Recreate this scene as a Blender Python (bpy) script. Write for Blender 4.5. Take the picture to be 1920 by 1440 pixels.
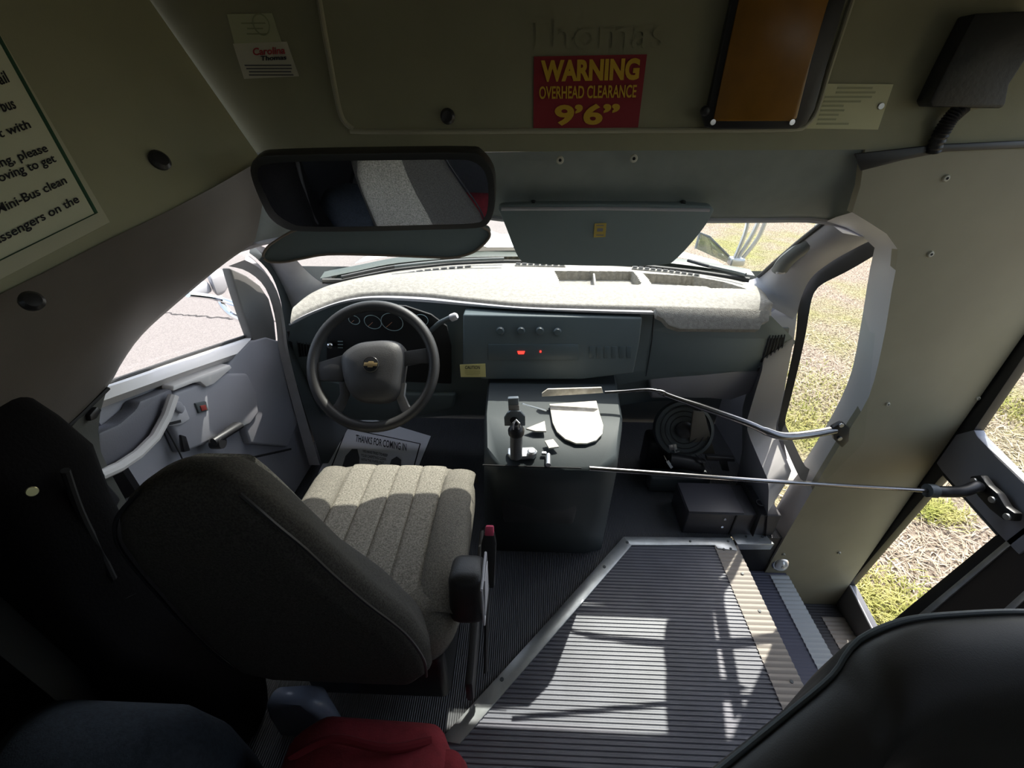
import bpy, bmesh, math, random
from mathutils import Vector, Matrix
random.seed(7)
for o in list(bpy.data.objects): bpy.data.objects.remove(o)
SC = bpy.context.scene
COL = SC.collection
# ------------------------------------------------------------------ camera, world, sun, exposure
F_PX, CX, CY = 818.0, 960.0, 720.0          # focal length in pixels of a 1920 x 1440 frame
PITCH, YAW = math.radians(32.5), math.radians(2.0)
EYE = Vector((0, 0, 1.35))
cam = bpy.data.cameras.new('camera'); camo = bpy.data.objects.new('camera', cam); COL.objects.link(camo)
cam.sensor_width = 36; cam.lens = F_PX / 1920 * 36; cam.clip_start = 0.02
camo.location = EYE; camo.rotation_euler = (math.pi/2 - PITCH, 0, YAW)
SC.camera = camo
SC.view_settings.view_transform = 'Standard'; SC.view_settings.look = 'None'
SC.view_settings.gamma = 1; SC.view_settings.use_curve_mapping = False
SC.view_settings.exposure = 0.58
SUNV = Vector((0.36, 0.70, 1.0)).normalized()
w = bpy.data.worlds.new('sky'); SC.world = w; w.use_nodes = True
nt = w.node_tree; nt.nodes.clear()
wo = nt.nodes.new('ShaderNodeOutputWorld'); bg = nt.nodes.new('ShaderNodeBackground'); sk = nt.nodes.new('ShaderNodeTexSky')
sk.sky_type = 'NISHITA'; sk.sun_disc = False; sk.sun_elevation = math.asin(SUNV.z)
sk.sun_rotation = math.atan2(SUNV.x, SUNV.y); sk.dust_density = 2.0
bg.inputs[1].default_value = 0.34
hs_ = nt.nodes.new('ShaderNodeHueSaturation'); hs_.inputs['Saturation'].default_value = .6
nt.links.new(sk.outputs[0], hs_.inputs['Color']); nt.links.new(hs_.outputs[0], bg.inputs[0]); nt.links.new(bg.outputs[0], wo.inputs[0])
sl = bpy.data.lights.new('sun', 'SUN'); so = bpy.data.objects.new('sun', sl); COL.objects.link(so)
sl.energy = 5.2; sl.angle = 0.009; sl.color = (1.0, 0.95, 0.86)
so.rotation_euler = SUNV.to_track_quat('Z', 'Y').to_euler(); so.location = (3, 4, 8)
SC.cycles.max_bounces = 10; SC.cycles.diffuse_bounces = 6; SC.cycles.transparent_max_bounces = 16
SC.cycles.use_denoising = True
try: SC.cycles.denoiser = 'OPENIMAGEDENOISE'
except Exception: pass
SC.cycles.caustics_reflective = False; SC.cycles.caustics_refractive = False
SC.cycles.sample_clamp_indirect = 6

# ------------------------------------------------------------------ measuring: a sight line met with a plane of the bus
_f = Vector((-math.sin(YAW)*math.cos(PITCH), math.cos(YAW)*math.cos(PITCH), -math.sin(PITCH)))
_r = Vector((math.cos(YAW), math.sin(YAW), 0)); _d = _f.cross(_r)
def ray(u, v): return _r*((u-CX)/F_PX) + _d*((v-CY)/F_PX) + _f
def Xp(u, v, x): d = ray(u, v); return EYE + d*((x-EYE.x)/d.x)
def Yp(u, v, y): d = ray(u, v); return EYE + d*((y-EYE.y)/d.y)
def Zp(u, v, z): d = ray(u, v); return EYE + d*((z-EYE.z)/d.z)
def Pp(u, v, p, n): d = ray(u, v); return EYE + d*((Vector(p)-EYE).dot(n)/d.dot(n))
def V(*a): return Vector(a)

# ------------------------------------------------------------------ materials
MATS = {}
def mat(name, col, rough=0.6, metal=0.0, noise=0.0, nscale=60, bump=0.0, bscale=300, spec=0.5, col2=None, emit=None, estr=0, trans=0, wave=None, coat=0):
    if name in MATS: return MATS[name]
    m = bpy.data.materials.new(name); m.use_nodes = True; MATS[name] = m
    t = m.node_tree; b = t.nodes['Principled BSDF']
    b.inputs['Base Color'].default_value = (*col, 1); b.inputs['Roughness'].default_value = rough
    b.inputs['Metallic'].default_value = metal; b.inputs['Specular IOR Level'].default_value = spec
    b.inputs['Coat Weight'].default_value = coat
    if emit: b.inputs['Emission Color'].default_value = (*emit, 1); b.inputs['Emission Strength'].default_value = estr
    if trans: b.inputs['Transmission Weight'].default_value = trans
    tc = t.nodes.new('ShaderNodeTexCoord')
    if noise or col2:
        n = t.nodes.new('ShaderNodeTexNoise'); n.inputs['Scale'].default_value = nscale; n.inputs['Detail'].default_value = 6
        t.links.new(tc.outputs['Object'], n.inputs['Vector'])
        r = t.nodes.new('ShaderNodeValToRGB')
        c2 = col2 or tuple(c*(1-noise) for c in col); c1 = col if col2 else tuple(min(1, c*(1+noise)) for c in col)
        r.color_ramp.elements[0].color = (*c2, 1); r.color_ramp.elements[1].color = (*c1, 1)
        r.color_ramp.elements[0].position = .35; r.color_ramp.elements[1].position = .65
        t.links.new(n.outputs[0], r.inputs[0]); t.links.new(r.outputs[0], b.inputs['Base Color'])
    if bump:
        n2 = t.nodes.new('ShaderNodeTexNoise'); n2.inputs['Scale'].default_value = bscale; n2.inputs['Detail'].default_value = 4
        t.links.new(tc.outputs['Object'], n2.inputs['Vector'])
        bp = t.nodes.new('ShaderNodeBump'); bp.inputs['Strength'].default_value = bump; bp.inputs['Distance'].default_value = 0.004
        t.links.new(n2.outputs[0], bp.inputs['Height'])
        t.links.new(bp.outputs[0], b.inputs['Normal'])
    if wave:
        axis, sc_, st = wave
        wv = t.nodes.new('ShaderNodeTexWave'); wv.wave_type = 'BANDS'; wv.bands_direction = axis; wv.inputs['Scale'].default_value = sc_
        t.links.new(tc.outputs['Object'], wv.inputs['Vector'])
        bp = t.nodes.new('ShaderNodeBump'); bp.inputs['Strength'].default_value = st; bp.inputs['Distance'].default_value = 0.003
        t.links.new(wv.outputs[1], bp.inputs['Height']); t.links.new(bp.outputs[0], b.inputs['Normal'])
    return m
def glass_mat(name, tint, refl=0.06):
    if name in MATS: return MATS[name]
    m = bpy.data.materials.new(name); m.use_nodes = True; MATS[name] = m
    t = m.node_tree; t.nodes.clear(); o = t.nodes.new('ShaderNodeOutputMaterial')
    a = t.nodes.new('ShaderNodeBsdfTransparent'); a.inputs[0].default_value = (*tint, 1)
    g = t.nodes.new('ShaderNodeBsdfGlossy'); g.inputs['Roughness'].default_value = 0.02; g.inputs[0].default_value = (1, 1, 1, 1)
    mx = t.nodes.new('ShaderNodeMixShader'); mx.inputs[0].default_value = refl
    t.links.new(a.outputs[0], mx.inputs[1]); t.links.new(g.outputs[0], mx.inputs[2]); t.links.new(mx.outputs[0], o.inputs[0])
    return m
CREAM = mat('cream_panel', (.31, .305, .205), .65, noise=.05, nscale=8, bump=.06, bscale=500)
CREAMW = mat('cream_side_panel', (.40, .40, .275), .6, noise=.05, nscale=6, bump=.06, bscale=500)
PANEL = mat('tan_panel', (.31, .285, .20), .5, noise=.06, nscale=5)
HEAD = mat('header_plastic', (.22, .25, .24), .55, noise=.05, nscale=20, bump=.1, bscale=700)
ARCH = mat('arch_plastic', (.105, .092, .080), .55, noise=.05, nscale=12, bump=.1, bscale=600)
LGREY = mat('light_grey_plastic', (.50, .49, .52), .5, noise=.04, nscale=30, bump=.08, bscale=600)
BPILL = mat('pillar_paint', (.64, .62, .61), .45)
MGREY = mat('mid_grey_plastic', (.34, .34, .375), .5, bump=.12, bscale=600)
DGREY = mat('dark_grey_plastic', (.10, .115, .12), .45, bump=.12, bscale=700)
FASC = mat('fascia_plastic', (.16, .20, .215), .42, bump=.1, bscale=700)  # this and the dark grey lifted towards teal, painting in glare haze
BLACK = mat('black_plastic', (.018, .018, .02), .4)
BLACKM = mat('matt_black', (.012, .012, .013), .8)
RUBBER = mat('black_rubber', (.02, .02, .021), .6)
RIB_FLOOR = mat('ribbed_black_floor', (.085, .088, .095), .5, wave=('X', 52, .6))
PLAT = mat('ribbed_grey_floor', (.15, .155, .185), .45, noise=.12, nscale=10)
TREAD = mat('blue_grey_tread', (.12, .125, .18), .5, wave=('Y', 26, .5))
NOSE_TAN = mat('tan_nosing', (.40, .36, .32), .5)
NOSE_WHITE = mat('white_nosing', (.62, .65, .67), .5)
ALU = mat('aluminium', (.60, .63, .65), .38, metal=.85, noise=.1, nscale=25)
CHROME = mat('chrome', (.8, .8, .82), .12, metal=1)
STEEL = mat('zinc_steel', (.55, .56, .57), .35, metal=.9)
DASHTOP = mat('dash_top_pad', (.31, .29, .26), .7, noise=.16, nscale=90, bump=.45, bscale=420)
SEATF = mat('shaded_seat_fabric', (.062, .058, .052), .95, noise=.28, nscale=330, bump=.3, bscale=500, spec=.15)  # darker copy of the seat cloth, backrest shade put into the colour
SEATI = mat('seat_insert_fabric', (.22, .205, .175), .95, noise=.35, nscale=260, bump=.4, bscale=420, spec=.15)
SEATC = mat('sunlit_cushion_fabric', (.17, .158, .135), .95, noise=.3, nscale=330, bump=.3, bscale=500, spec=.15)  # lighter copy of the seat cloth, cushion sunlight put into the colour
SEATB = mat('black_vinyl', (.02, .019, .019), .5, bump=.15, bscale=400)
VINYL = mat('seat_back_vinyl', (.032, .029, .025), .55, bump=.1, bscale=500)
PAPER = mat('white_paper', (.90, .90, .93), .8)
INK = mat('black_ink', (.02, .02, .025), .7)
GINK = mat('grey_ink', (.10, .10, .11), .8)
GREEN = mat('green_ink', (.03, .10, .055), .7)
RED = mat('red_ink', (.42, .03, .04), .6)
SIGNRED = mat('sign_red', (.30, .022, .034), .5)
SIGNYEL = mat('sign_yellow', (.72, .45, .04), .5)
LITGREY = mat('sunlit_grey_plastic', (.72, .69, .68), .5, bump=.06, bscale=600)  # paler copy of the grey trim, daylight put into the colour
SCREWP = mat('dull_zinc', (.62, .61, .52), .45)
LABELY = mat('yellow_label', (.62, .55, .22), .5)
PLATEY = mat('printed_plate', (.62, .61, .36), .4)
AMBER = mat('amber_lens', (.27, .125, .016), .25, noise=.12, nscale=14, spec=.6)
REDC = mat('red_cloth', (.25, .022, .032), .9, noise=.12, nscale=40, bump=.3, bscale=250)
BLUEC = mat('dark_blue_denim', (.022, .030, .042), .9, noise=.2, nscale=120, bump=.3, bscale=300)
JACK = mat('black_cloth', (.005, .0045, .005), .95, bump=.3, bscale=200, spec=.1)
PLASTIC_BAG = mat('pale_blue_plastic', (.28, .33, .45), .25)
WHITEP = mat('white_paint', (.86, .87, .88), .3, coat=.4)
SPECKLED = mat('speckled_pale', (.80, .75, .66), .6, col2=(.55, .50, .42), nscale=45)  # pale base with darker specks
REDGLOW = mat('red_indicator', (.8, .02, .02), .4, emit=(1, .03, .02), estr=2.2)
GAUGE = mat('gauge_print', (.45, .60, .62), .5)
GOLD = mat('gold_emblem', (.75, .55, .28), .3, metal=.7)
MIRROR = mat('mirror_silver', (.86, .88, .92), .01, metal=1)
BELT = mat('belt_webbing', (.03, .03, .032), .8)
PINK = mat('pink_button', (.62, .08, .16), .5)
GLASS = glass_mat('windshield_glass', (.93, .97, .95), .05)
SGLASS = glass_mat('side_glass', (.95, .97, .96), .03)
CLEAR = mat('clear_lens', (.85, .87, .88), .15, metal=.3)

# ------------------------------------------------------------------ building helpers
def finish(name, me, m, parent=None, smooth=35):
    if m: me.materials.append(m)
    if smooth:
        me.shade_smooth(); me.set_sharp_from_angle(angle=math.radians(smooth))
    o = bpy.data.objects.new(name, me); COL.objects.link(o)
    if parent is not None:
        o.parent = parent; o.matrix_parent_inverse = Matrix.Translation(parent.location).inverted() if parent.type == 'EMPTY' else Matrix()
    return o
def raw(name, vs, fs, m, parent=None, smooth=35, fix=True):
    me = bpy.data.meshes.new(name); me.from_pydata([tuple(v) for v in vs], [], fs)
    if fix:
        b = bmesh.new(); b.from_mesh(me); bmesh.ops.remove_doubles(b, verts=b.verts, dist=1e-6)
        bmesh.ops.recalc_face_normals(b, faces=b.faces); b.to_mesh(me); b.free()
    me.update()
    return finish(name, me, m, parent, smooth)
class MB:
    def __init__(s): s.v = []; s.f = []
    def add(s, vs, fs):
        n = len(s.v); s.v += [Vector(v) for v in vs]; s.f += [[i+n for i in f] for f in fs]; return s
    def box(s, c, size, rot=None, bev=0):
        b = bmesh.new(); bmesh.ops.create_cube(b, size=1)
        for v in b.verts: v.co = Vector((v.co.x*size[0], v.co.y*size[1], v.co.z*size[2]))
        if bev: bmesh.ops.bevel(b, geom=b.edges, offset=bev, segments=3, affect='EDGES', profile=.5)
        M = Matrix.Translation(Vector(c)) @ (rot.to_4x4() if rot is not None else Matrix())
        b.verts.index_update()
        s.add([M @ v.co for v in b.verts], [[v.index for v in f.verts] for f in b.faces]); b.free(); return s
    def prism(s, poly, vec, bev=0, seg=2):
        vec = Vector(vec); poly = [Vector(p) for p in poly]; n = len(poly)
        b = bmesh.new(); A = [b.verts.new(p) for p in poly]; B = [b.verts.new(p+vec) for p in poly]
        b.faces.new(A[::-1]); b.faces.new(B)
        for i in range(n): b.faces.new((A[i], A[(i+1) % n], B[(i+1) % n], B[i]))
        bmesh.ops.recalc_face_normals(b, faces=b.faces)
        if bev: bmesh.ops.bevel(b, geom=b.edges, offset=bev, segments=seg, affect='EDGES', profile=.5, clamp_overlap=True)
        b.verts.index_update()
        s.add([v.co for v in b.verts], [[v.index for v in f.verts] for f in b.faces]); b.free(); return s
    def loft(s, rings, closed=True, caps=True):
        n = len(rings[0]); vs = [p for r in rings for p in r]; fs = []
        for i in range(len(rings)-1):
            for j in range(n if closed else n-1):
                k = (j+1) % n; fs.append([i*n+j, i*n+k, (i+1)*n+k, (i+1)*n+j])
        if closed and caps:
            fs.append(list(range(n))[::-1]); fs.append([(len(rings)-1)*n+j for j in range(n)])
        return s.add(vs, fs)
    def tube(s, pts, r, n=12, caps=True, r2=None):
        pts = [Vector(p) for p in pts]; rings = []; up = None
        for i, p in enumerate(pts):
            t = (pts[min(i+1, len(pts)-1)] - pts[max(i-1, 0)]).normalized()
            if up is None:
                up = Vector((0, 0, 1)) if abs(t.z) < .9 else Vector((1, 0, 0))
            a = t.cross(up).normalized(); b_ = a.cross(t).normalized(); up = b_
            rr = r[i] if isinstance(r, (list, tuple)) else r
            q = rr if r2 is None else r2
            rings.append([p + a*math.cos(2*math.pi*k/n)*rr + b_*math.sin(2*math.pi*k/n)*q for k in range(n)])
        return s.loft(rings, True, caps)
    def disc(s, c, nrm, r, h, n=24, bev=0, sx=1):
        c = Vector(c); nrm = Vector(nrm).normalized(); a = nrm.orthogonal().normalized(); b_ = nrm.cross(a)
        rings = [[c + a*math.cos(2*math.pi*k/n)*rr*sx + b_*math.sin(2*math.pi*k/n)*rr + nrm*hh for k in range(n)]
                 for rr, hh in ((r, 0), (r, h*.7), (r*.9, h))]
        return s.loft(rings)
    def lathe(s, c, nrm, prof, n=32):
        c = Vector(c); nrm = Vector(nrm).normalized(); a = nrm.orthogonal().normalized(); b_ = nrm.cross(a)
        return s.loft([[c + (a*math.cos(2*math.pi*k/n) + b_*math.sin(2*math.pi*k/n))*r + nrm*h for k in range(n)] for r, h in prof], True, True)
    def torus(s, c, nrm, R, r, n=48, m=12):
        c = Vector(c); nrm = Vector(nrm).normalized(); a = nrm.orthogonal().normalized(); b_ = nrm.cross(a)
        vs = []; fs = []
        for i in range(n):
            t = 2*math.pi*i/n; e = a*math.cos(t)+b_*math.sin(t)
            for j in range(m):
                q = 2*math.pi*j/m; vs.append(c+e*(R+r*math.cos(q))+nrm*r*math.sin(q))
        for i in range(n):
            for j in range(m): fs.append([i*m+j, ((i+1) % n)*m+j, ((i+1) % n)*m+(j+1) % m, i*m+(j+1) % m])
        return s.add(vs, fs)
    def build(s, name, m, parent=None, smooth=35): return raw(name, s.v, s.f, m, parent, smooth)
def tag(o, label, cat, group=None):
    o['label'] = label; o['category'] = cat
    if group: o['group'] = group
    return o
def struct(o): o['kind'] = 'structure'; return o
def thing(name, loc, label, cat, group=None):
    o = bpy.data.objects.new(name, None); COL.objects.link(o); o.location = loc; o.empty_display_size = .05
    return tag(o, label, cat, group)
def spline(pts, per=8, closed=False):
    pts = [Vector(p) for p in pts]; n = len(pts); out = []
    for i in range(n if closed else n-1):
        g = lambda k: pts[k % n] if closed else pts[max(0, min(n-1, k))]
        a, b, c, d = g(i-1), g(i), g(i+1), g(i+2)
        for k in range(per):
            t = k/per
            out.append(.5*((2*b)+(c-a)*t+(2*a-5*b+4*c-d)*t*t+(3*b-a-3*c+d)*t**3))
    if not closed: out.append(pts[-1])
    return out
def resample(pts, n):
    L = [0]
    for a, b in zip(pts, pts[1:]): L.append(L[-1]+(b-a).length)
    out = []; j = 0
    for i in range(n):
        s = L[-1]*i/(n-1)
        while j < len(pts)-2 and L[j+1] < s: j += 1
        t = 0 if L[j+1] == L[j] else (s-L[j])/(L[j+1]-L[j])
        out.append(pts[j].lerp(pts[j+1], min(1, max(0, t))))
    return out
def sheet(rows, name, m, parent=None, thick=None, smooth=60):
    """rows of points -> a skin; with thick (a vector) it becomes a solid"""
    mb = MB(); R = len(rows); n = len(rows[0]); vs = [p for r in rows for p in r]
    fs = [[i*n+j, i*n+j+1, (i+1)*n+j+1, (i+1)*n+j] for i in range(R-1) for j in range(n-1)]
    if thick is not None:
        k = len(vs); vs = vs + [Vector(p)+Vector(thick) for p in vs]
        fs += [[a+k for a in f[::-1]] for f in fs]
        loop = [j for j in range(n)] + [i*n+n-1 for i in range(1, R)] + [(R-1)*n+j for j in range(n-2, -1, -1)] + [i*n for i in range(R-2, 0, -1)]
        fs += [[loop[i], loop[(i+1) % len(loop)], loop[(i+1) % len(loop)]+k, loop[i]+k] for i in range(len(loop))]
    mb.add(vs, fs); return mb.build(name, m, parent, smooth)
def rring(cx, cy, z, hw, hd, r, n=6, pw=1.0):
    """a rounded rectangle in plan"""
    out = []; r = min(r, hw*.99, hd*.99)
    for qx, qy, a0 in ((1, 1, 0), (-1, 1, 90), (-1, -1, 180), (1, -1, 270)):
        for k in range(n+1):
            a = math.radians(a0+90*k/n); out.append(V(cx+qx*(hw-r)+r*math.cos(a), cy+qy*(hd-r)+r*math.sin(a), z))
    return out
_tx = {}
def lettering(name, s, BL, BR, TL, m, parent, lift=.0012, bold=0.0, thick=.0006):
    """printed letters that fill the box BL-BR-TL"""
    BL, BR, TL = Vector(BL), Vector(BR), Vector(TL)
    cu = bpy.data.curves.new('t', 'FONT'); cu.body = s; cu.size = 1; cu.offset = bold; cu.resolution_u = 4; cu.extrude = .001
    o = bpy.data.objects.new('t', cu); COL.objects.link(o)
    me = bpy.data.meshes.new_from_object(o.evaluated_get(bpy.context.evaluated_depsgraph_get()))
    bpy.data.objects.remove(o); bpy.data.curves.remove(cu)
    xs = [v.co.x for v in me.vertices]; ys = [v.co.y for v in me.vertices]
    x0, x1, y0, y1 = min(xs), max(xs), min(ys), max(ys)
    ex, ey = BR-BL, TL-BL; nn = ex.cross(ey).normalized()
    if nn.dot(EYE-BL) < 0: nn = -nn
    for v in me.vertices:
        v.co = BL + ex*((v.co.x-x0)/(x1-x0)) + ey*((v.co.y-y0)/(y1-y0)) + nn*(lift+(thick if v.co.z > 0 else 0))
    me.name = name; me.materials.clear(); me.update()
    return finish(name, me, m, parent, 0)
# ================================================================== THE SETTING
# ---- ground outside
GZ = -0.75
gm = bpy.data.materials.new('gravel_and_grass'); gm.use_nodes = True
t = gm.node_tree; b = t.nodes['Principled BSDF']; b.inputs['Roughness'].default_value = .95; b.inputs['Specular IOR Level'].default_value = .1
tc = t.nodes.new('ShaderNodeTexCoord')
n1 = t.nodes.new('ShaderNodeTexNoise'); n1.inputs['Scale'].default_value = 55; n1.inputs['Detail'].default_value = 5; n1.inputs['Roughness'].default_value = .7
n2 = t.nodes.new('ShaderNodeTexNoise'); n2.inputs['Scale'].default_value = 1.0; n2.inputs['Detail'].default_value = 4
r1 = t.nodes.new('ShaderNodeValToRGB'); r1.color_ramp.elements[0].position = .40; r1.color_ramp.elements[1].position = .60
r1.color_ramp.elements[0].color = (.14, .10, .075, 1); r1.color_ramp.elements[1].color = (.62, .50, .39, 1)
r3 = t.nodes.new('ShaderNodeValToRGB'); r3.color_ramp.elements[0].position = .40; r3.color_ramp.elements[1].position = .60
r3.color_ramp.elements[0].color = (.10, .11, .02, 1); r3.color_ramp.elements[1].color = (.50, .47, .16, 1)
r2 = t.nodes.new('ShaderNodeValToRGB'); r2.color_ramp.elements[0].position = .44; r2.color_ramp.elements[1].position = .70
mx = t.nodes.new('ShaderNodeMix'); mx.data_type = 'RGBA'
for a, c in ((tc.outputs['Object'], n1.inputs['Vector']), (tc.outputs['Object'], n2.inputs['Vector']), (n1.outputs[0], r1.inputs[0]), (n1.outputs[0], r3.inputs[0]),
             (n2.outputs[0], r2.inputs[0]), (r2.outputs[0], mx.inputs[0]), (r1.outputs[0], mx.inputs[6]), (r3.outputs[0], mx.inputs[7]), (mx.outputs[2], b.inputs['Base Color'])):
    t.links.new(a, c)
bp = t.nodes.new('ShaderNodeBump'); bp.inputs['Strength'].default_value = 1.0; bp.inputs['Distance'].default_value = .03
t.links.new(n1.outputs[0], bp.inputs['Height']); t.links.new(bp.outputs[0], b.inputs['Normal'])
ASPH = mat('asphalt', (.30, .265, .25), .95, col2=(.21, .185, .175), nscale=90, bump=.6, bscale=160, spec=.1)
struct(raw('floor_ground', [(-.3, -12, GZ), (40, -12, GZ), (40, 40, GZ), (1.2, 40, GZ), (1.2, 6, GZ), (-.3, 6, GZ)], [[0, 1, 2, 3, 4, 5]], gm, smooth=0))
struct(raw('floor_pavement', [(-40, -12, GZ), (-.3, -12, GZ), (-.3, 6, GZ), (1.2, 6, GZ), (1.2, 40, GZ), (-40, 40, GZ)], [[0, 1, 2, 3, 4, 5]], ASPH, smooth=0))
# a crack wandering across the pavement, cut as a thin dark groove with crumbled edges
cp = [Zp(270, 583, GZ), Zp(340, 590, GZ), Zp(400, 595, GZ), Zp(440, 598, GZ), Zp(560, 604, GZ)]
pts = resample(spline(cp, 10), 60); up = []; dn = []
for p in pts:
    jx, wd = random.uniform(-.02, .02), random.uniform(.006, .02)
    up.append(p+V(jx*.3, jx+wd, .003)); dn.append(p+V(jx*.3, jx-wd, .003))
o = sheet([up, dn], 'pavement_crack', mat('crack_dirt', (.06, .052, .05), 1), smooth=0)
tag(o, 'thin dark crack running across the pale asphalt outside the driver window', 'crack')

# ---- floor of the cab, raised platform, step well
struct(raw('floor', [(-1.0, -3.5, 0), (.775, -3.5, 0), (.775, 1.09, 0), (.97, 1.09, 0), (.97, 1.78, 0), (-1.0, 1.78, 0)], [[0, 1, 2, 3, 4, 5]], RIB_FLOOR, smooth=0))
# ribbed platform: real ridges running across the bus
D0, D1 = Zp(1172, 1012, 0), Zp(838, 1378, 0)
def diag_x(y): return D0.x + (D1.x-D0.x)*(y-D0.y)/(D1.y-D0.y)
mb = MB(); y = D0.y; step = .0118
while y > -.55:
    xl = max(diag_x(y), -.25); xl2 = max(diag_x(y-step), -.25); h0, h1 = .006, .0088
    ys = [y, y-step*.12, y-step*.34, y-step*.66, y-step*.88, y-step]; zs = [h0, h0, h1, h1, h0, h0]
    rows = []
    vs = []
    for yy, zz in zip(ys, zs):
        x0 = max(diag_x(yy), -.25); vs += [V(x0, yy, zz), V(.70, yy, zz)]
    mb.add(vs, [[2*i, 2*i+1, 2*i+3, 2*i+2] for i in range(5)])
    y -= step
struct(mb.build('floor_platform', PLAT, None, 25))
# step well: risers and treads
mb = MB()
mb.add([(.775, 1.09, 0), (.775, -1.5, 0), (.775, -1.5, -.2), (.775, 1.09, -.2)], [[0, 1, 2, 3]])
mb.add([(1.04, 1.09, -.2), (1.04, -1.5, -.2), (1.04, -1.5, -.4), (1.04, 1.09, -.4)], [[0, 1, 2, 3]])
mb.add([(1.31, 1.09, -.4), (1.31, -1.5, -.4), (1.31, -1.5, -.62), (1.31, 1.09, -.62)], [[0, 1, 2, 3]])
struct(mb.build('wall_step_risers', BLACK, None, 0))
mb = MB(); mb.box((.9075, -.205, -.21), (.265, 2.59, .02)); struct(mb.build('floor_tread', TREAD, None, 0))
mb = MB(); mb.box((1.175, -.205, -.41), (.27, 2.59, .02)); struct(mb.build('floor_tread', mat('dark_tread', (.06, .06, .07), .6, wave=('Y', 26, .5)), None, 0))
mb = MB(); mb.add([(.79, 1.092, .0), (1.33, 1.092, .0), (1.33, 1.092, -.62), (.79, 1.092, -.62)], [[0, 1, 2, 3]]); struct(mb.build('wall_step_front', BLACK, None, 0))

# ---- front bulkhead (cap) above the windshield and the tan panel beside the entry door
YB = 1.085
mb = MB()
mb.prism([V(-.60, YB, 1.262), V(-.3, YB, 1.262), V(.2, YB, 1.268), V(.85, YB, 1.272), V(1.34, YB, 1.276), V(1.34, YB, 1.99), V(-1.15, YB, 1.99), V(-.90, YB, 1.52), V(-.72, YB, 1.262)], (0, .03, 0))
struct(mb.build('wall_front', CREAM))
edge = [Yp(u, v, YB) for u, v in ((1446, 1052), (1520, 925), (1592, 806), (1630, 742), (1656, 640), (1672, 545), (1684, 478), (1676, 455), (1655, 432), (1620, 412), (1598, 398))]
edge = resample(spline(edge, 4), 26)
mb = MB(); mb.prism(edge + [V(.74, YB, 1.20), V(.72, YB, 1.271), V(1.31, YB, 1.275), V(1.31, YB, -.62), V(.95, YB, -.62)], (0, .02, 0))
struct(mb.build('wall_bulkhead', PANEL))
# jamb: the painted return of the cab opening, running forward from the panel edge
inner = [Yp(u, v, 1.19) for u, v in ((1418, 1018), (1480, 910), (1545, 806), (1592, 712), (1614, 610), (1630, 510), (1640, 466), (1632, 452), (1612, 440), (1580, 424), (1550, 415))]
inner = resample(spline(inner, 4), 26)
struct(sheet([edge, [p.lerp(q, .5)+V(-.006, 0, 0) for p, q in zip(edge, inner)], inner], 'trim_jamb', BPILL))
# header trim from the cap down to the windshield
top = [V(-.62, YB+.002, 1.262), V(-.3, YB+.002, 1.262), V(.2, YB+.002, 1.268), V(.55, YB+.002, 1.272), V(.76, YB+.002, 1.272), V(.82, YB+.002, 1.20)]
bot = [Yp(440, 470, 1.2), Yp(500, 452, 1.2), Yp(548, 440, 1.2), Yp(585, 400, 1.2), Yp(610, 362, 1.2), Yp(850, 360, 1.2), Yp(905, 405, 1.2), Yp(1100, 413, 1.2), Yp(1400, 412, 1.2), Yp(1545, 414, 1.2), Yp(1636, 446, 1.195)]
top = resample(spline(top, 6), 40); bot = resample(spline(bot, 6), 40)
m1 = [a.lerp(b_, .45)+V(0, -.012, .0) for a, b_ in zip(top, bot)]; m2 = [a.lerp(b_, .85)+V(0, -.012, -.006) for a, b_ in zip(top, bot)]
lip = [p+V(0, .04, .006) for p in bot]
struct(sheet([top, m1, m2, bot, lip], 'trim_header', HEAD))
# rounded edge bead under the header, in a paler grey
mb = MB(); mb.tube([p+V(0, -.002, 0) for p in bot], .008, 8); struct(mb.build('trim_headbead', LGREY))

# ---- left side: cream side panel above the driver door, arch moulding, pillar trim
C0 = V(-.59, 1.085, 1.266); d1 = V(.223, .946, .233); e1 = V(-.13, 0, .254).normalized()
nL = d1.cross(e1).normalized()
def Lp(u, v): return Pp(u, v, C0, nL)
NL = nL if nL.x > 0 else -nL
brd = [Lp(u, v) for u, v in ((490, 300), (400, 352), (300, 404), (200, 452), (100, 503), (0, 553), (-140, 625))]
brd = [p+NL*.004 for p in resample(spline(brd, 5), 30)]
p4 = brd + [brd[-1]-d1*1.1, C0+e1*.82-d1*1.6, C0+e1*.82]
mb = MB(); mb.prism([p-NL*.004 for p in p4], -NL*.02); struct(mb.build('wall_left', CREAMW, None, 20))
opn = [Yp(474, 458, 1.17)] + [Xp(u, v, x) for u, v, x in ((438, 482, -.78), (400, 511, -.80), (330, 570, -.84), (270, 624, -.86), (233, 673, -.87), (203, 724, -.88), (150, 778, -.875), (70, 850, -.87), (-60, 960, -.86))]
opn = resample(spline(opn, 5), 30)
rows = []
for k, (s, off) in enumerate(((0, 0), (.03, .0), (.2, .02), (.42, .035), (.62, .035), (.8, .026), (.94, .016), (1, 0))):
    rows.append([a.lerp(b_, s)+V(.75, -.55, .3).normalized()*off*(1 if 0 < k else 0) for a, b_ in zip(brd, opn)])
rows.insert(0, [p-NL*.07+V(0, 0, .0) for p in brd]); rows.append([p+V(-.04, .05, 0) for p in opn])
struct(sheet(rows, 'trim_arch', ARCH))
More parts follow.
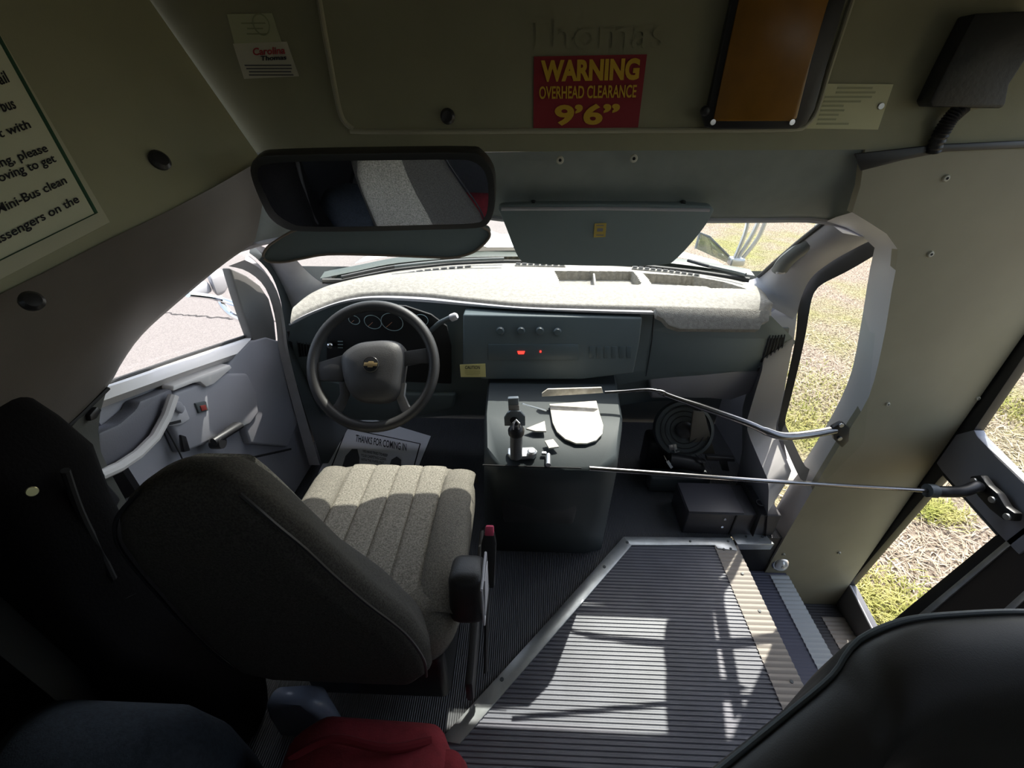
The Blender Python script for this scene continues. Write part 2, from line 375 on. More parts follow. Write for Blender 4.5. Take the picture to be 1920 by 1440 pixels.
# pillar trim under the seam
pil = [Xp(u, v, -.875) for u, v in ((200, 732), (190, 765), (184, 800), (190, 850), (215, 900), (262, 985), (330, 1100), (420, 1300))]
pil = resample(spline(pil, 4), 24); bk = [V(-.865, .34-.0*i, .80-.035*i) for i in range(24)]
struct(sheet([[p+V(-.05, .04, 0) for p in pil], pil, [a.lerp(b_, .3)+V(.012, 0, 0) for a, b_ in zip(pil, bk)], bk], 'trim_pillar', mat('pillar_plastic', (.06, .06, .053), .6, bump=.1)))
mb = MB(); mb.tube([Xp(u, v, -.868) for u, v in ((203, 728), (150, 780), (72, 851))], .004, 6); struct(mb.build('trim_seam', BLACKM))

# ---- the bus body behind the camera (it only shapes the light inside)
SHELL = mat('bus_interior', (.42, .42, .36), .7)
mb = MB(); mb.box((.06, -1.2, 2.0), (2.75, 4.7, .03)); struct(mb.build('ceiling', SHELL, None, 0))
mb = MB(); mb.box((-1.22, -1.6, .38), (.03, 4.0, 1.0)); mb.box((-1.22, -1.6, 1.75), (.03, 4.0, .52))
for yy, wd in ((.05, .8), (-1.2, .5), (-2.6, .9), (-3.3, .5)): mb.box((-1.22, yy, 1.2), (.03, wd, .9))
struct(mb.build('wall_rearleft', SHELL, None, 0))
mb = MB(); mb.box((1.36, -1.61, .33), (.03, 3.78, 1.9)); mb.box((1.36, -1.2, 1.75), (.03, 4.6, .52))
for yy, wd in ((.2, .16), (-1.2, .5), (-2.6, .7), (-3.3, .5)): mb.box((1.36, yy, 1.3), (.03, wd, .6))
struct(mb.build('wall_rearright', SHELL, None, 0))
mb = MB(); mb.box((.06, -3.5, .9), (2.75, .03, 2.2)); struct(mb.build('wall_rear', SHELL, None, 0))
mb = MB(); mb.add([(-1.02, -1, -.1), (-1.02, 1.8, -.1), (-1.02, 1.8, .46), (-1.02, 1.29, .62), (-1.02, .75, .77), (-1.02, .56, .85), (-1.02, .56, 1.25), (-1.02, -1, 1.25)], [list(range(8))])
struct(mb.build('wall_leftouter', BLACKM, None, 0))
mb = MB(); mb.add([Xp(u, v, .962) for u, v in ((1490, 560), (1464, 800), (1480, 880), (1428, 995), (1300, 1010), (1230, 600))], [list(range(6))])
struct(mb.build('wall_rightouter', MGREY, None, 0))
SLP, SLN = Xp(1470, 870, .945), V(-.45, 0, .89).normalized()
mb = MB(); mb.prism([Pp(u, v, SLP, SLN) for u, v in ((1467, 822), (1500, 884), (1487, 902), (1446, 900), (1439, 882))], (.0, 0, -.01), .003); struct(mb.build('trim_windowsill', LITGREY))  # pale shelf carries the patch of direct sun in its colour
mb = MB(); mb.add([(-1.0, 1.79, -.1), (.97, 1.79, -.1), (.97, 1.79, .78), (-1.0, 1.79, .78)], [[0, 1, 2, 3]])
struct(mb.build('wall_firewall', DGREY, None, 0))
mb = MB(); mb.add([(-1.0, .5, 0), (-1.0, -3.5, 0), (-1.24, -3.5, 0), (-1.24, .5, 0)], [[0, 1, 2, 3]])
mb.add([(-1.24, .5, 0), (-.86, .55, 0), (-.86, .55, 1.2), (-1.24, .5, 1.2)], [[0, 1, 2, 3]])
mb.add([(1.31, -1.5, -.62), (.775, -1.5, -.62), (.775, -1.5, .3), (1.31, -1.5, .3)], [[0, 1, 2, 3]])
mb.add([(.775, -1.5, 0), (1.36, -1.5, 0), (1.36, -3.5, 0), (.775, -3.5, 0)], [[0, 1, 2, 3]])
struct(mb.build('wall_backfill', BLACKM, None, 0))

# ---- windshield, pillars
base = [Zp(u, v, z) for u, v, z in ((560, 490, .93), (585, 515, .86), (612, 531, .815), (660, 520, .81), (740, 502, .808), (850, 491, .806), (950, 487, .805), (1080, 489, .805), (1200, 495, .806), (1310, 507, .808), (1412, 522, .812), (1450, 500, .84))]
base = resample(spline(base, 5), 40)
topw = resample(spline([Yp(470, 420, 1.22), Yp(540, 360, 1.22), Yp(850, 358, 1.22), Yp(1100, 405, 1.24), Yp(1400, 408, 1.24), Yp(1560, 412, 1.22)], 8), 40)
struct(sheet([topw, [a.lerp(b_, .5)+V(0, .02, .012) for a, b_ in zip(topw, base)], base], 'window_1', GLASS))
# black glass seal
mb = MB(); mb.tube([Zp(604, 527, .82), Zp(640, 527, .81), Zp(740, 507, .808), Zp(850, 495, .806), Zp(950, 491, .805), Zp(1080, 493, .805), Zp(1200, 499, .806), Zp(1310, 511, .808), Zp(1405, 525, .812)], .010, 8)
struct(mb.build('trim_glassseal', RUBBER))
# right pillar: from glass edge to the side window
gl = resample(spline([Yp(1546, 416, 1.215), Pp(1500, 452, base[-3].lerp(topw[-1], .6), V(0, .45, .89)), Pp(1455, 490, base[-3].lerp(topw[-1], .3), V(0, .45, .89)), Zp(1420, 520, .815), Zp(1395, 527, .80)], 6), 24)
sw = resample(spline([Xp(1640, 448, .90), Xp(1610, 462, .91), Xp(1560, 490, .92), Xp(1522, 520, .925), Xp(1503, 556, .93), Xp(1492, 600, .93)], 6), 24)
mid = [a.lerp(b_, .5)+V(-.035, -.03, .0) for a, b_ in zip(gl, sw)]; q1 = [a.lerp(b_, .2)+V(-.018, -.02, .004) for a, b_ in zip(gl, sw)]
struct(sheet([gl, q1, mid, sw], 'trim_rightpillar', MGREY))
mb = MB(); mb.tube(gl[:-3], .007, 8); struct(mb.build('trim_glassedge', RUBBER))
mb = MB(); mb.add([Yp(u, v, 1.30) for u, v in ((1552, 410), (1600, 416), (1652, 444), (1612, 466), (1566, 470))], [list(range(5))]); struct(mb.build('trim_cornerfill', MGREY))
# pale sunlit corner piece between glass and pillar
# left pillar
gl2 = resample(spline([Yp(545, 475, 1.32), Zp(575, 508, .87), Zp(600, 528, .82), Zp(622, 536, .80)], 6), 16)
dr2 = resample(spline([Xp(455, 448, -.80), Xp(492, 478, -.87), Xp(520, 530, -.89), Xp(540, 590, -.90), Xp(545, 625, -.9)], 6), 16)
struct(sheet([gl2, [a.lerp(b_, .45)+V(.02, -.03, 0) for a, b_ in zip(gl2, dr2)], dr2], 'trim_leftpillar', LGREY))
# ---- right side of the cab: inner panel under and ahead of the fixed side glass
wo = [Xp(u, v, .93) for u, v in ((1641, 466), (1525, 532), (1508, 565), (1490, 660), (1462, 800), (1470, 812), (1530, 815))]
wi = wo
pa = resample([Xp(1500, 545, .93), Xp(1488, 640, .93), Xp(1462, 775, .93), Xp(1452, 805, .93), Xp(1485, 886, .93), Xp(1470, 912, .93)], 20)
pb = resample([Xp(1440, 590, .88), Xp(1430, 690, .86), Xp(1400, 790, .85), Xp(1402, 812, .85), Xp(1442, 905, .86), Xp(1440, 960, .87)], 20)
pc = [V(.90, 1.62, 0), V(.90, 1.1, 0)]
struct(sheet([pa, pb], 'wall_right', LITGREY))  # brightness of this panel painted in with the paler grey
lo = [V(.905, p.y+.0, max(.0, p.z-.42)) for p in pb]
struct(sheet([pb, lo], 'wall_rightlower', MGREY))
# window seal and glass
ring = [Xp(u, v, .932) for u, v in ((1640, 446), (1575, 480), (1518, 512), (1503, 530), (1497, 556), (1492, 630), (1474, 720), (1459, 795), (1462, 812), (1496, 890), (1510, 905))]
ring2 = [Xp(u, v, .955) for u, v in ((1645, 476), (1590, 508), (1543, 532), (1527, 548), (1520, 570), (1508, 640), (1487, 730), (1472, 790), (1476, 803), (1506, 868), (1518, 880))]
struct(sheet([resample(spline(ring, 4), 40), resample(spline(ring2, 4), 40)], 'trim_windowseal', RUBBER))
mb = MB(); mb.add([Xp(u, v, .957) for u, v in ((1660, 440), (1500, 520), (1450, 800), (1520, 930), (1620, 830))], [[0, 1, 2, 3, 4]]); struct(mb.build('window_2', SGLASS, None, 0))
# ================================================================== THE DASHBOARD
FASCD = mat('fascia_dark', (.075, .098, .105), .4)
da = thing('dashboard', (.05, 1.4, .8), 'full-width grey dashboard with pale sunlit top pad under the windshield', 'dashboard')
A = [Zp(u, v, z) for u, v, z in ((560, 575, .79), (590, 548, .80), (640, 529, .806), (740, 509, .806), (850, 497, .804), (950, 493, .803), (1080, 495, .803), (1200, 501, .804), (1310, 513, .806), (1400, 530, .806), (1432, 548, .80), (1446, 575, .79))]
B = [Zp(u, v, z) for u, v, z in ((545, 598, .785), (575, 580, .79), (640, 556, .80), (700, 547, .803), (790, 549, .803), (880, 558, .80), (980, 567, .796), (1100, 571, .795), (1230, 574, .795), (1360, 578, .795), (1430, 581, .792), (1446, 583, .785))]
NA, NV = 320, 90
A_ = resample(spline(A, 8), NA); B_ = resample(spline(B, 8), NA)
def proj(P):
    d = Vector(P)-EYE; k = d.dot(_f); return CX+F_PX*d.dot(_r)/k, CY+F_PX*d.dot(_d)/k
def inpoly(x, y, poly):
    c = False; n = len(poly)
    for i in range(n):
        (x1, y1), (x2, y2) = poly[i], poly[(i+1) % n]
        if (y1 > y) != (y2 > y) and x < (x2-x1)*(y-y1)/(y2-y1)+x1: c = not c
    return c
def plan(poly): return [(Zp(u, v, .80).x, Zp(u, v, .80).y) for u, v in poly]
REC = [plan(((1040, 516), (1185, 516), (1200, 541), (1052, 541))), plan(((1206, 520), (1300, 526), (1352, 537), (1395, 551), (1330, 549), (1322, 546), (1222, 541)))]
rows = []
for i in range(NV):
    s = i/(NV-1); row = []
    for a, b_ in zip(A_, B_):
        p = a.lerp(b_, s); p.z += .018*math.sin(math.pi*min(1, s*1.0))*1.0
        if any(inpoly(p.x, p.y, R) for R in REC): p.z -= .034
        row.append(p)
    rows.append(row)
rows.append([p+V(0, -.006, -.006) for p in B_]); rows.append([p+V(0, -.008, -.014) for p in B_])
o = sheet(rows, 'top_pad', DASHTOP, da, smooth=40); o['label'] = 'pale textured top pad with two recessed trays'
mb = MB(); c1, c2 = Zp(1113, 517, .80), Zp(1116, 541, .80); mb.prism([c1+V(-.004, 0, -.02), c1+V(.004, 0, -.02), c2+V(.004, 0, -.02), c2+V(-.004, 0, -.02)], (0, 0, .03), .002); mb.build('tray_divider', DASHTOP, da)
# soft lip under the pad edge, then the fascia leaning down to the knees
lipB = [Zp(u, v, z) for u, v, z in ((548, 606, .765), (580, 590, .768), (640, 568, .778), (700, 560, .78), (790, 564, .78), (880, 571, .778), (980, 578, .776), (1100, 583, .775), (1228, 587, .775))]
k = int(NA*.765)
top_e = resample([p+V(0, -.008, -.012) for p in B_[:k]], 60); low_e = resample(spline(lipB, 6), 60)
low_f = [a+V(0, -.012, 0) for a in low_e]
sheet([top_e, [a.lerp(b_, .4)+V(0, -.016, .004) for a, b_ in zip(top_e, low_e)], [a.lerp(b_, .8)+V(0, -.016, 0) for a, b_ in zip(top_e, low_e)], [p+V(0, .03, -.01) for p in low_e]], 'pad_lip', LGREY, da)  # light grey of the lip paints in a sunlit edge
def FP(u, v, off=0.0):
    """the dash face as a plane leaning back, for the things set into it"""
    q = Pp(u, v, V(.1, 1.375, .78), V(0, -1, -.22).normalized()); d = (EYE-q).normalized(); return q+d*off
ft = resample([p+V(0, .012, -.012) for p in B_], 60)
fm = [FP(u, v) for u, v in ((540, 640), (640, 660), (760, 660), (880, 660), (1000, 660), (1110, 660), (1220, 655), (1340, 650), (1440, 645), (1492, 640))]
fb = [FP(u, v) for u, v in ((548, 720), (640, 740), (760, 745), (860, 738), (960, 742), (1090, 735), (1215, 712), (1330, 702), (1425, 690), (1468, 676))]
fm = resample(spline(fm, 6), 60); fb = resample(spline(fb, 6), 60)
fk = [p+V(0, .10, -.18) for p in fb]
o = sheet([ft, [a.lerp(b_, .5)+V(0, -.006, 0) for a, b_ in zip(ft, fm)], fm, [a.lerp(b_, .5)+V(0, -.004, 0) for a, b_ in zip(fm, fb)], fb, [p+V(0, .03, -.02) for p in fb], fk], 'fascia', FASC, da)
o['label'] = 'dark blue-grey dash face'
G2 = V(0, -.97, .25).normalized().normalized()
def F2(u, v, off=0.0):
    q = Pp(u, v, V(.1, 1.345, .772), G2); d = (EYE-q).normalized(); return q+d*off
# instrument cluster behind the wheel
cl = [(612, 640), (622, 600), (655, 577), (700, 570), (760, 574), (808, 590), (838, 612), (846, 650), (846, 720), (612, 710)]
CO = .075
mb = MB(); mb.prism([FP(u, v, CO) for u, v in cl], (0, .01, 0), .003); ic = mb.build('instrument_cluster', BLACKM, da)
def ringmesh(c, nrm, R, r, name, m, par): return MB().torus(c, nrm, R, r, 32, 6).build(name, m, par)
gn = V(0, -1, -.22).normalized()
for (u, v, R) in ((699, 604, .028), (735, 604, .036), (664, 600, .018), (790, 600, .022)):
    c = FP(u, v, CO+.006); g = ringmesh(c, gn, R, .0011, 'gauge', GAUGE, ic)
    mb = MB(); mb.tube([c+V(0, -.002, 0), c+V(-R*.6, -.002, -R*.5)], .0009, 6); mb.build('gauge_needle', mat('needle', (.5, .2, .1), .5), ic)
# headlamp knob with its printed marks
c = FP(620, 645, CO+.012); kb = MB().lathe(c, V(.3, -1, .1), [(.010, -.02), (.011, 0), (.010, .018), (.006, .022)], 20).build('headlamp_knob', CHROME, da)
for i, (u, v) in enumerate(((638, 640), (638, 646), (638, 652))):
    MB().box(FP(u, v, CO+.010), (.018, .001, .0022)).build('switch_marking', GAUGE, da)
# gear lever
gv = MB().tube([FP(805, 622, .06), FP(825, 605, .12), FP(850, 594, .14)], [.009, .008, .010], 12).build('gear_lever', DGREY, da)
MB().lathe(FP(846, 596, .14), FP(862, 590, .14)-FP(846, 596, .14), [(.006, -.004), (.012, .0), (.012, .016), (.008, .022)], 18).build('lever_knob', LGREY, gv)
# side vents
def vent(poly, nm, n, vertical):
    P4 = [FP(u, v, .006) if vertical else FP(u, v, .006) for u, v in poly]
    mb = MB(); mb.prism(P4, (0, .012, 0), .003); f = mb.build(nm, BLACK, da)
    Q = [p+V(0, -.004, 0) for p in P4]
    for i in range(n):
        s = (i+.5)/n
        a = Q[0].lerp(Q[1], s); b_ = Q[3].lerp(Q[2], s); a, b_ = a.lerp(b_, .08), a.lerp(b_, .92)
        MB().tube([a, b_], .0028, 6, r2=.0012).build('louver', DGREY, f)
    return f
vent([(551, 614), (588, 611), (590, 668), (560, 670)], 'side_vent', 6, True)
vf = [(1442, 624), (1475, 622), (1463, 676), (1425, 680)]
MB().prism([FP(u, v, .002) for u, v in ((1436, 617), (1481, 615), (1470, 683), (1416, 687))], (0, .01, 0), .003).build('vent_bezel', DGREY, da)
vent(vf, 'side_vent', 6, True)
# defroster grilles along the glass
def grille(pts, n):
    ps = resample([Zp(u, v, .812) for u, v in pts], n+1)
    mb = MB(); mb.tube([p+V(0, 0, .002) for p in ps], .013, 8, r2=.004); g = mb.build('defroster_grille', DASHTOP, da)
    mb = MB()
    for a, b_ in zip(ps, ps[1:]):
        p, q = a.lerp(b_, .12), a.lerp(b_, .88); dr = (q-p).normalized(); nn = V(-dr.y, dr.x, 0)*.008
        mb.add([p-nn+V(0, 0, .0085), q-nn+V(0, 0, .0085), q+nn+V(0, 0, .0085), p+nn+V(0, 0, .0085)], [[0, 1, 2, 3]])
    mb.build('grille_slots', BLACKM, g, 0)
grille(((718, 523), (800, 510), (885, 502)), 11)
grille(((966, 497), (1060, 499)), 8)
grille(((1185, 503), (1250, 510), (1312, 519)), 11)
# glove box: pale hooded ledge and the door below
lg = [(1229, 577), (1444, 582), (1442, 602), (1430, 606), (1424, 618), (1275, 617), (1254, 610), (1244, 598), (1232, 592)]
mb = MB(); mb.prism([Pp(u, v, V(.6, 1.325, .80), V(0, -.80, .60).normalized()) for u, v in lg], (0, .02, -.02), .003); o = mb.build('glovebox_ledge', DASHTOP, da); o['label'] = 'pale sunlit ledge over the glovebox'
gb = [(1228, 600), (1440, 606), (1440, 640), (1420, 696), (1212, 700)]
mb = MB(); mb.prism([FP(u, v, .006) for u, v in gb], (0, .02, 0), .004); gd = mb.build('glovebox_door', FASC, da)
MB().tube([FP(1226, 590, .004), FP(1222, 640, .010), FP(1211, 705, .010)], .0015, 6).build('panel_gap', BLACK, da)
# knee bolsters
kn = [(1215, 704), (1430, 694), (1408, 738), (1370, 752), (1330, 748), (1220, 748)]
mb = MB(); mb.prism([FP(u, v, .0) for u, v in kn], (0, .06, 0), .012, 3); mb.build('knee_bolster', MGREY, da)
cb = [(575, 700), (690, 735), (800, 740), (855, 740), (850, 765), (760, 790), (640, 790), (590, 775)]
mb = MB(); mb.prism([FP(u, v, .03) for u, v in cb], (0, .06, 0), .012, 3); mb.build('knee_bolster', FASC, da)
# centre stack
cs = [(868, 590), (1205, 596), (1200, 640), (1188, 700), (1090, 712), (905, 712), (868, 690)]
mb = MB(); mb.prism([F2(u, v, .012) for u, v in cs], (0, .06, 0), .006, 3); st = mb.build('centre_stack', mat('stack_plastic', (.09, .116, .124), .45, bump=.1, bscale=700), da)
for i, (u, v) in enumerate(((938, 620), (977, 620), (1012, 620), (1045, 622))):
    MB().lathe(F2(u, v, .014), G2, [(.013, 0), (.014, .006), (.010, .012)], 20).build('rotary_knob', FASCD, st)
MB().prism([F2(u, v, .016) for u, v in ((915, 646), (1085, 646), (1085, 676), (915, 676))], (0, .008, 0), .003).build('radio_face', FASCD, st)
for u, v in ((950, 661), (1015, 660)): pass
MB().prism([F2(u, v, .019) for u, v in ((970, 659), (984, 659), (982, 664), (972, 664))], (0, .003, 0)).build('red_indicator', REDGLOW, st)
MB().prism([F2(u, v, .019) for u, v in ((1012, 658), (1015, 658), (1015, 661), (1012, 661))], (0, .003, 0)).build('red_indicator', REDGLOW, st)
for i in range(6):
    u = 1105+i*14; MB().prism([F2(u, 650, .014), F2(u+10, 650, .014), F2(u+9, 672, .014), F2(u, 672, .014)], (0, .004, 0), .001).build('push_button', FASCD, st)
# a column of trim beside the left vent
MB().tube([FP(540, 620, .0), FP(556, 690, .0), FP(575, 770, -.02)], .005, 8).build('edge_trim', BLACK, da)

# yellow caution label
q = [F2(u, v, .016) for u, v in ((864, 707), (910, 707), (910, 683), (862, 683))]
cl_ = thing('caution_label', q[0], 'small yellow caution label on the dash face right of the steering wheel', 'label')
MB().prism([F2(u, v, .014) for u, v in ((862, 684), (910, 682), (911, 707), (864, 707))], (0, .0016, 0)).build('label_sheet', LABELY, cl_)
lettering('lettering', 'CAUTION', F2(872, 692, .016), F2(900, 692, .016), F2(872, 686, .016), INK, cl_, .0004, .01)
for i in range(3): MB().box(F2(886, 696+3.4*i, .0155), (.052-.008*(i == 2), .0004, .0012)).build('text_line', mat('faint_ink', (.30, .27, .10), .7), cl_)

# ================================================================== STEERING WHEEL
WC = EYE + ray(700, 686)*1.33; wn = V(.02, -.80, .60).normalized(); WR = .186
sw_ = thing('steering_wheel', WC, 'black three-spoke steering wheel with gold emblem in front of the driver seat', 'steering wheel')
# axes in the wheel plane
wx = V(1, 0, 0); wx = (wx - wn*wx.dot(wn)).normalized(); wy = wn.cross(wx)
# orient so the rim outline is close to the round shape seen
def WP(x, y, h=0): return WC + wx*x + wy*y + wn*h
MB().torus(WC, wn, WR, .0165, 72, 14).build('rim', mat('wheel_leather', (.035, .034, .034), .5, bump=.12, bscale=400), sw_)
hubp = [(-.098, .012), (-.090, .040), (-.05, .068), (0, .078), (.05, .080), (.085, .066), (.098, .03), (.094, -.03), (.085, -.085), (.05, -.112), (-.01, -.115), (-.055, -.10), (-.085, -.05)]
hubp = [(p.x, p.y) for p in spline([V(x, y, 0) for x, y in hubp], 4, True)]
def hub_rings(sc): return None
mb = MB(); rr = []
for s, h in ((.98, -.035), (1.0, -.01), (.97, .008), (.88, .022), (.70, .030), (.4, .035)): rr.append([WP(x*s, (y+.01)*s-.01, h) for x, y in hubp])
mb.loft(rr); MBH = mat('hub_plastic', (.06, .058, .058), .5, bump=.2, bscale=500); hub = mb.build('hub_cover', MBH, sw_)
for poly in (((-.085, .035), (-.175, .005), (-.172, -.05), (-.088, -.05)), ((.085, .045), (.172, .06), (.178, .008), (.150, .012), (.092, .0))):
    mb = MB(); mb.prism([WP(x, y, -.012) for x, y in poly], wn*.016, .005); mb.build('spoke', MBH, sw_)
for sx in (-1, 1):
    mb = MB(); mb.tube([WP(sx*.088, -.05, -.004), WP(sx*.085, -.09, -.008), WP(sx*.10, -.125, -.008), WP(sx*.115, -.145, -.004)], [.016, .015, .016, .018], 10, r2=.007)
    mb.build('spoke', MBH if sx < 0 else mat('silver_spoke', (.30, .29, .28), .35, metal=.4), sw_)
em = MB().lathe(WP(.004, .0, .034), wn, [(.024, 0), (.024, .003), (.021, .004)], 32).build('emblem', BLACK, sw_)
MB().torus(WP(.004, .0, .037), wn, .0225, .0012, 36, 6).build('emblem_ring', CHROME, em)
bt = [(-.020, -.0055), (-.0075, -.0055), (-.0085, -.0095), (.0065, -.0095), (.0075, -.0055), (.019, -.0055), (.021, .0045), (.0085, .0045), (.0095, .0085), (-.0055, .0085), (-.0065, .0045), (-.018, .0045)]
MB().prism([WP(.004+x, y+.0005, .038) for x, y in bt], wn*.003, .0006).build('emblem_bowtie', GOLD, em)
MB().tube([WC+wn*-.01, WC-wn*.16], [.04, .05], 20).build('steering_column', BLACK, sw_)
# ================================================================== DRIVER DOOR (left)
dd = thing('driver_door', (-.92, 1.0, .4), 'grey driver door with window, armrest and crank left of the driver seat', 'door')
XD = -.93
def DP(u, v, x=XD): return Xp(u, v, x)
# inner panel: everything below the window sill, running down to the floor
pt = resample([DP(150, 735), DP(205, 722), DP(475, 630), DP(525, 640)], 30)
pb_ = [V(XD, p.y, .02) for p in pt]
sheet([pt, [a.lerp(b_, .5) for a, b_ in zip(pt, pb_)], pb_], 'door_panel', MGREY, dd, thick=(-.02, 0, 0))
# sill ledge, its sunlit top painted in the paler grey
mb = MB()
s0 = resample([DP(196, 722, -.945), DP(340, 672, -.945), DP(472, 628, -.945)], 16)
s1 = resample([DP(196, 728, -.90), DP(340, 680, -.90), DP(470, 637, -.90)], 16)
s2 = resample([DP(192, 752, -.885), DP(340, 699, -.885), DP(445, 663, -.885)], 16)
s3 = [p+V(-.03, 0, -.025) for p in s2]
sheet([s0, s1, s2, s3], 'window_sill', LITGREY, dd)
mb = MB(); mb.tube([p+V(.006, 0, .004) for p in s0], .006, 8); mb.build('window_seal', RUBBER, dd)
# rounded front block under the sail panel
blk = [(445, 663), (470, 640), (500, 632), (527, 640), (532, 660), (548, 730), (560, 790), (540, 838), (470, 832), (440, 740), (425, 690)]
mb = MB(); mb.prism([DP(u, v, -.905) for u, v in blk], (-.03, 0, 0), .008, 3); mb.build('front_moulding', MGREY, dd)
# sail panel: the dark fixed corner ahead of the window
sp = [(432, 502), (462, 516), (488, 535), (505, 560), (515, 600), (519, 640), (487, 652), (476, 640), (462, 600), (446, 550)]
mb = MB(); mb.prism([DP(u, v, -.91) for u, v in sp], (-.03, 0, 0), .006, 3); mb.build('sail_panel', mat('sail_grey', (.16, .155, .15), .55, bump=.15), dd)
# upper pull: armrest, sunlight on its top ledge painted as a paler part
ar = [(316, 741), (330, 737), (376, 716), (391, 727), (402, 722), (432, 700), (446, 686), (448, 700), (430, 715), (470, 705), (484, 735), (486, 775), (468, 800), (340, 850), (318, 800), (300, 760)]
mb = MB(); mb.prism([DP(u, v, -.895) for u, v in ((322, 745), (330, 735), (430, 700), (465, 700), (482, 735), (486, 775), (470, 797), (345, 850), (325, 800), (305, 765))], (-.035, 0, 0), .010, 3); mb.build('door_pod', MGREY, dd)
mb = MB(); mb.prism([DP(u, v, -.885) for u, v in ((325, 734), (360, 720), (376, 716), (388, 726), (402, 720), (436, 690), (432, 684), (380, 703), (326, 724))], (-.03, 0, .006), .004); mb.build('pod_ledge', LITGREY, dd)
# long armrest running back
ab = [(190, 885), (252, 852), (300, 815), (322, 735), (310, 733), (262, 747), (258, 760), (245, 775), (188, 808)]
mb = MB(); mb.prism([DP(u, v, -.89) for u, v in ((188, 882), (250, 850), (292, 815), (325, 742), (324, 728), (300, 738), (264, 752), (256, 768), (225, 795), (186, 812))], (-.04, 0, 0), .006); mb.build('armrest_face', mat('armrest_dark', (.15, .15, .175), .5, bump=.1), dd)
mb = MB(); mb.tube([DP(u, v, -.872) for u, v in ((186, 892), (222, 876), (258, 852), (290, 820), (312, 780), (325, 742))], .012, 10); mb.build('armrest_edge', LITGREY, dd)
mb = MB(); mb.tube([DP(u, v, -.893) for u, v in ((295, 775), (318, 815), (338, 852), (350, 880))], .0018, 6); mb.build('panel_gap', BLACKM, dd)
# inside release in its bezel, lock switch, window crank
bz = [(299, 766), (322, 757), (348, 760), (358, 786), (340, 797), (318, 800)]
mb = MB(); mb.prism([DP(u, v, -.889) for u, v in bz], (-.02, 0, 0), .005); hz = mb.build('handle_bezel', LGREY, dd)
mb = MB(); mb.prism([DP(u, v, -.878) for u, v in ((327, 756), (340, 752), (349, 765), (344, 776), (333, 770))], (-.014, 0, 0), .004); mb.build('release_handle', MGREY, hz)
mb = MB(); mb.prism([DP(u, v, -.8875) for u, v in ((314, 793), (339, 787), (340, 792), (316, 798))], (-.004, 0, 0)); mb.build('bezel_slot', BLACKM, hz)
mb = MB(); mb.prism([DP(u, v, -.889) for u, v in ((367, 756), (387, 752), (392, 770), (374, 775))], (-.012, 0, 0), .003); ls = mb.build('lock_switch', DGREY, dd)
mb = MB(); mb.prism([DP(u, v, -.8865) for u, v in ((376, 761), (386, 759), (389, 768), (379, 771))], (-.006, 0, 0), .001); mb.build('lock_mark', mat('dull_red', (.35, .06, .05), .5), ls)
mb = MB(); mb.tube([DP(400, 829, -.868), DP(425, 812, -.862), DP(445, 798, -.865)], [.010, .014, .020], 12, r2=.012); ck = mb.build('window_crank', BLACK, dd)
mb = MB(); mb.disc(DP(399, 830, -.885), (1, 0, 0), .018, .03, 18); mb.build('crank_hub', BLACK, ck)
mb = MB(); mb.prism([DP(u, v, -.889) for u, v in ((340, 815), (350, 818), (358, 845), (346, 848))], (-.01, 0, 0), .003); mb.build('finger_recess', BLACK, dd)
# lower door and kick line
mb = MB(); mb.tube([DP(210, 950, -.905), DP(350, 885, -.905), DP(545, 842, -.905)], .004, 6); mb.build('panel_gap', BLACKM, dd)
# glass and frame
mb = MB(); mb.add([DP(u, v, -.955) for u, v in ((120, 760), (200, 722), (470, 630), (480, 480), (440, 430), (250, 520))], [[0, 1, 2, 3, 4, 5]]); mb.build('window_pane', SGLASS, dd, 0)
fr = [(440, 470), (470, 466), (500, 486), (520, 520), (530, 570), (535, 630), (560, 740), (592, 872)]
f0 = resample(spline([Xp(u, v, -.90) for u, v in ((428, 499), (462, 508), (492, 532), (508, 565), (518, 610), (522, 650), (541, 730), (580, 872))], 5), 30)
f1 = resample(spline([Xp(u, v, -.875) for u, v in ((462, 476), (482, 492), (505, 520), (520, 560), (529, 610), (534, 650), (556, 735), (600, 872))], 5), 30)
o = struct(sheet([f0, [a.lerp(b_, .5)+V(.022, 0, 0) for a, b_ in zip(f0, f1)], f1], 'trim_dooropening', LGREY))
# dark kick panel between opening seal and dash
k0 = [p+V(.004, .01, 0) for p in f1]; k1 = resample(spline([Xp(u, v, -.87) for u, v in ((470, 455), (505, 485), (535, 530), (545, 600), (552, 660), (585, 760), (625, 868))], 5), 30)
struct(sheet([k0, k1, [p+V(.0, .25, -.15) for p in k1]], 'trim_kickpanel', DGREY))

# outside mirror on chrome arms, seen through the driver window
om = thing('side_mirror', Xp(430, 560, -1.1), 'round-backed grey mirror on curved chrome arms outside the driver window', 'mirror')
XM = -1.25
mb = MB(); mb.prism([Xp(u, v, XM) for u, v in ((392, 518), (412, 508), (428, 512), (432, 535), (424, 552), (408, 560))], (-.05, .05, 0), .02, 3); mb.build('mirror_head', mat('mirror_back', (.42, .40, .42), .35), om)
mb = MB(); mb.prism([Xp(u, v, XM-.02) for u, v in ((355, 545), (372, 532), (392, 530), (400, 548), (380, 558), (360, 556))], (-.03, .03, 0), .014, 3); mb.build('spot_mirror', LGREY, om)
mb = MB(); mb.tube(spline([Xp(352, 552, XM+.02), Xp(400, 558, XM+.03), Xp(440, 570, -1.15), Xp(485, 588, -1.0)], 6), .011, 10); mb.build('upper_arm', CHROME, om)
mb = MB(); mb.tube(spline([Xp(410, 556, XM+.03), Xp(420, 575, -1.2), Xp(440, 593, -1.15), Xp(480, 610, -1.0)], 6), .013, 10); mb.build('lower_arm', CHROME, om)

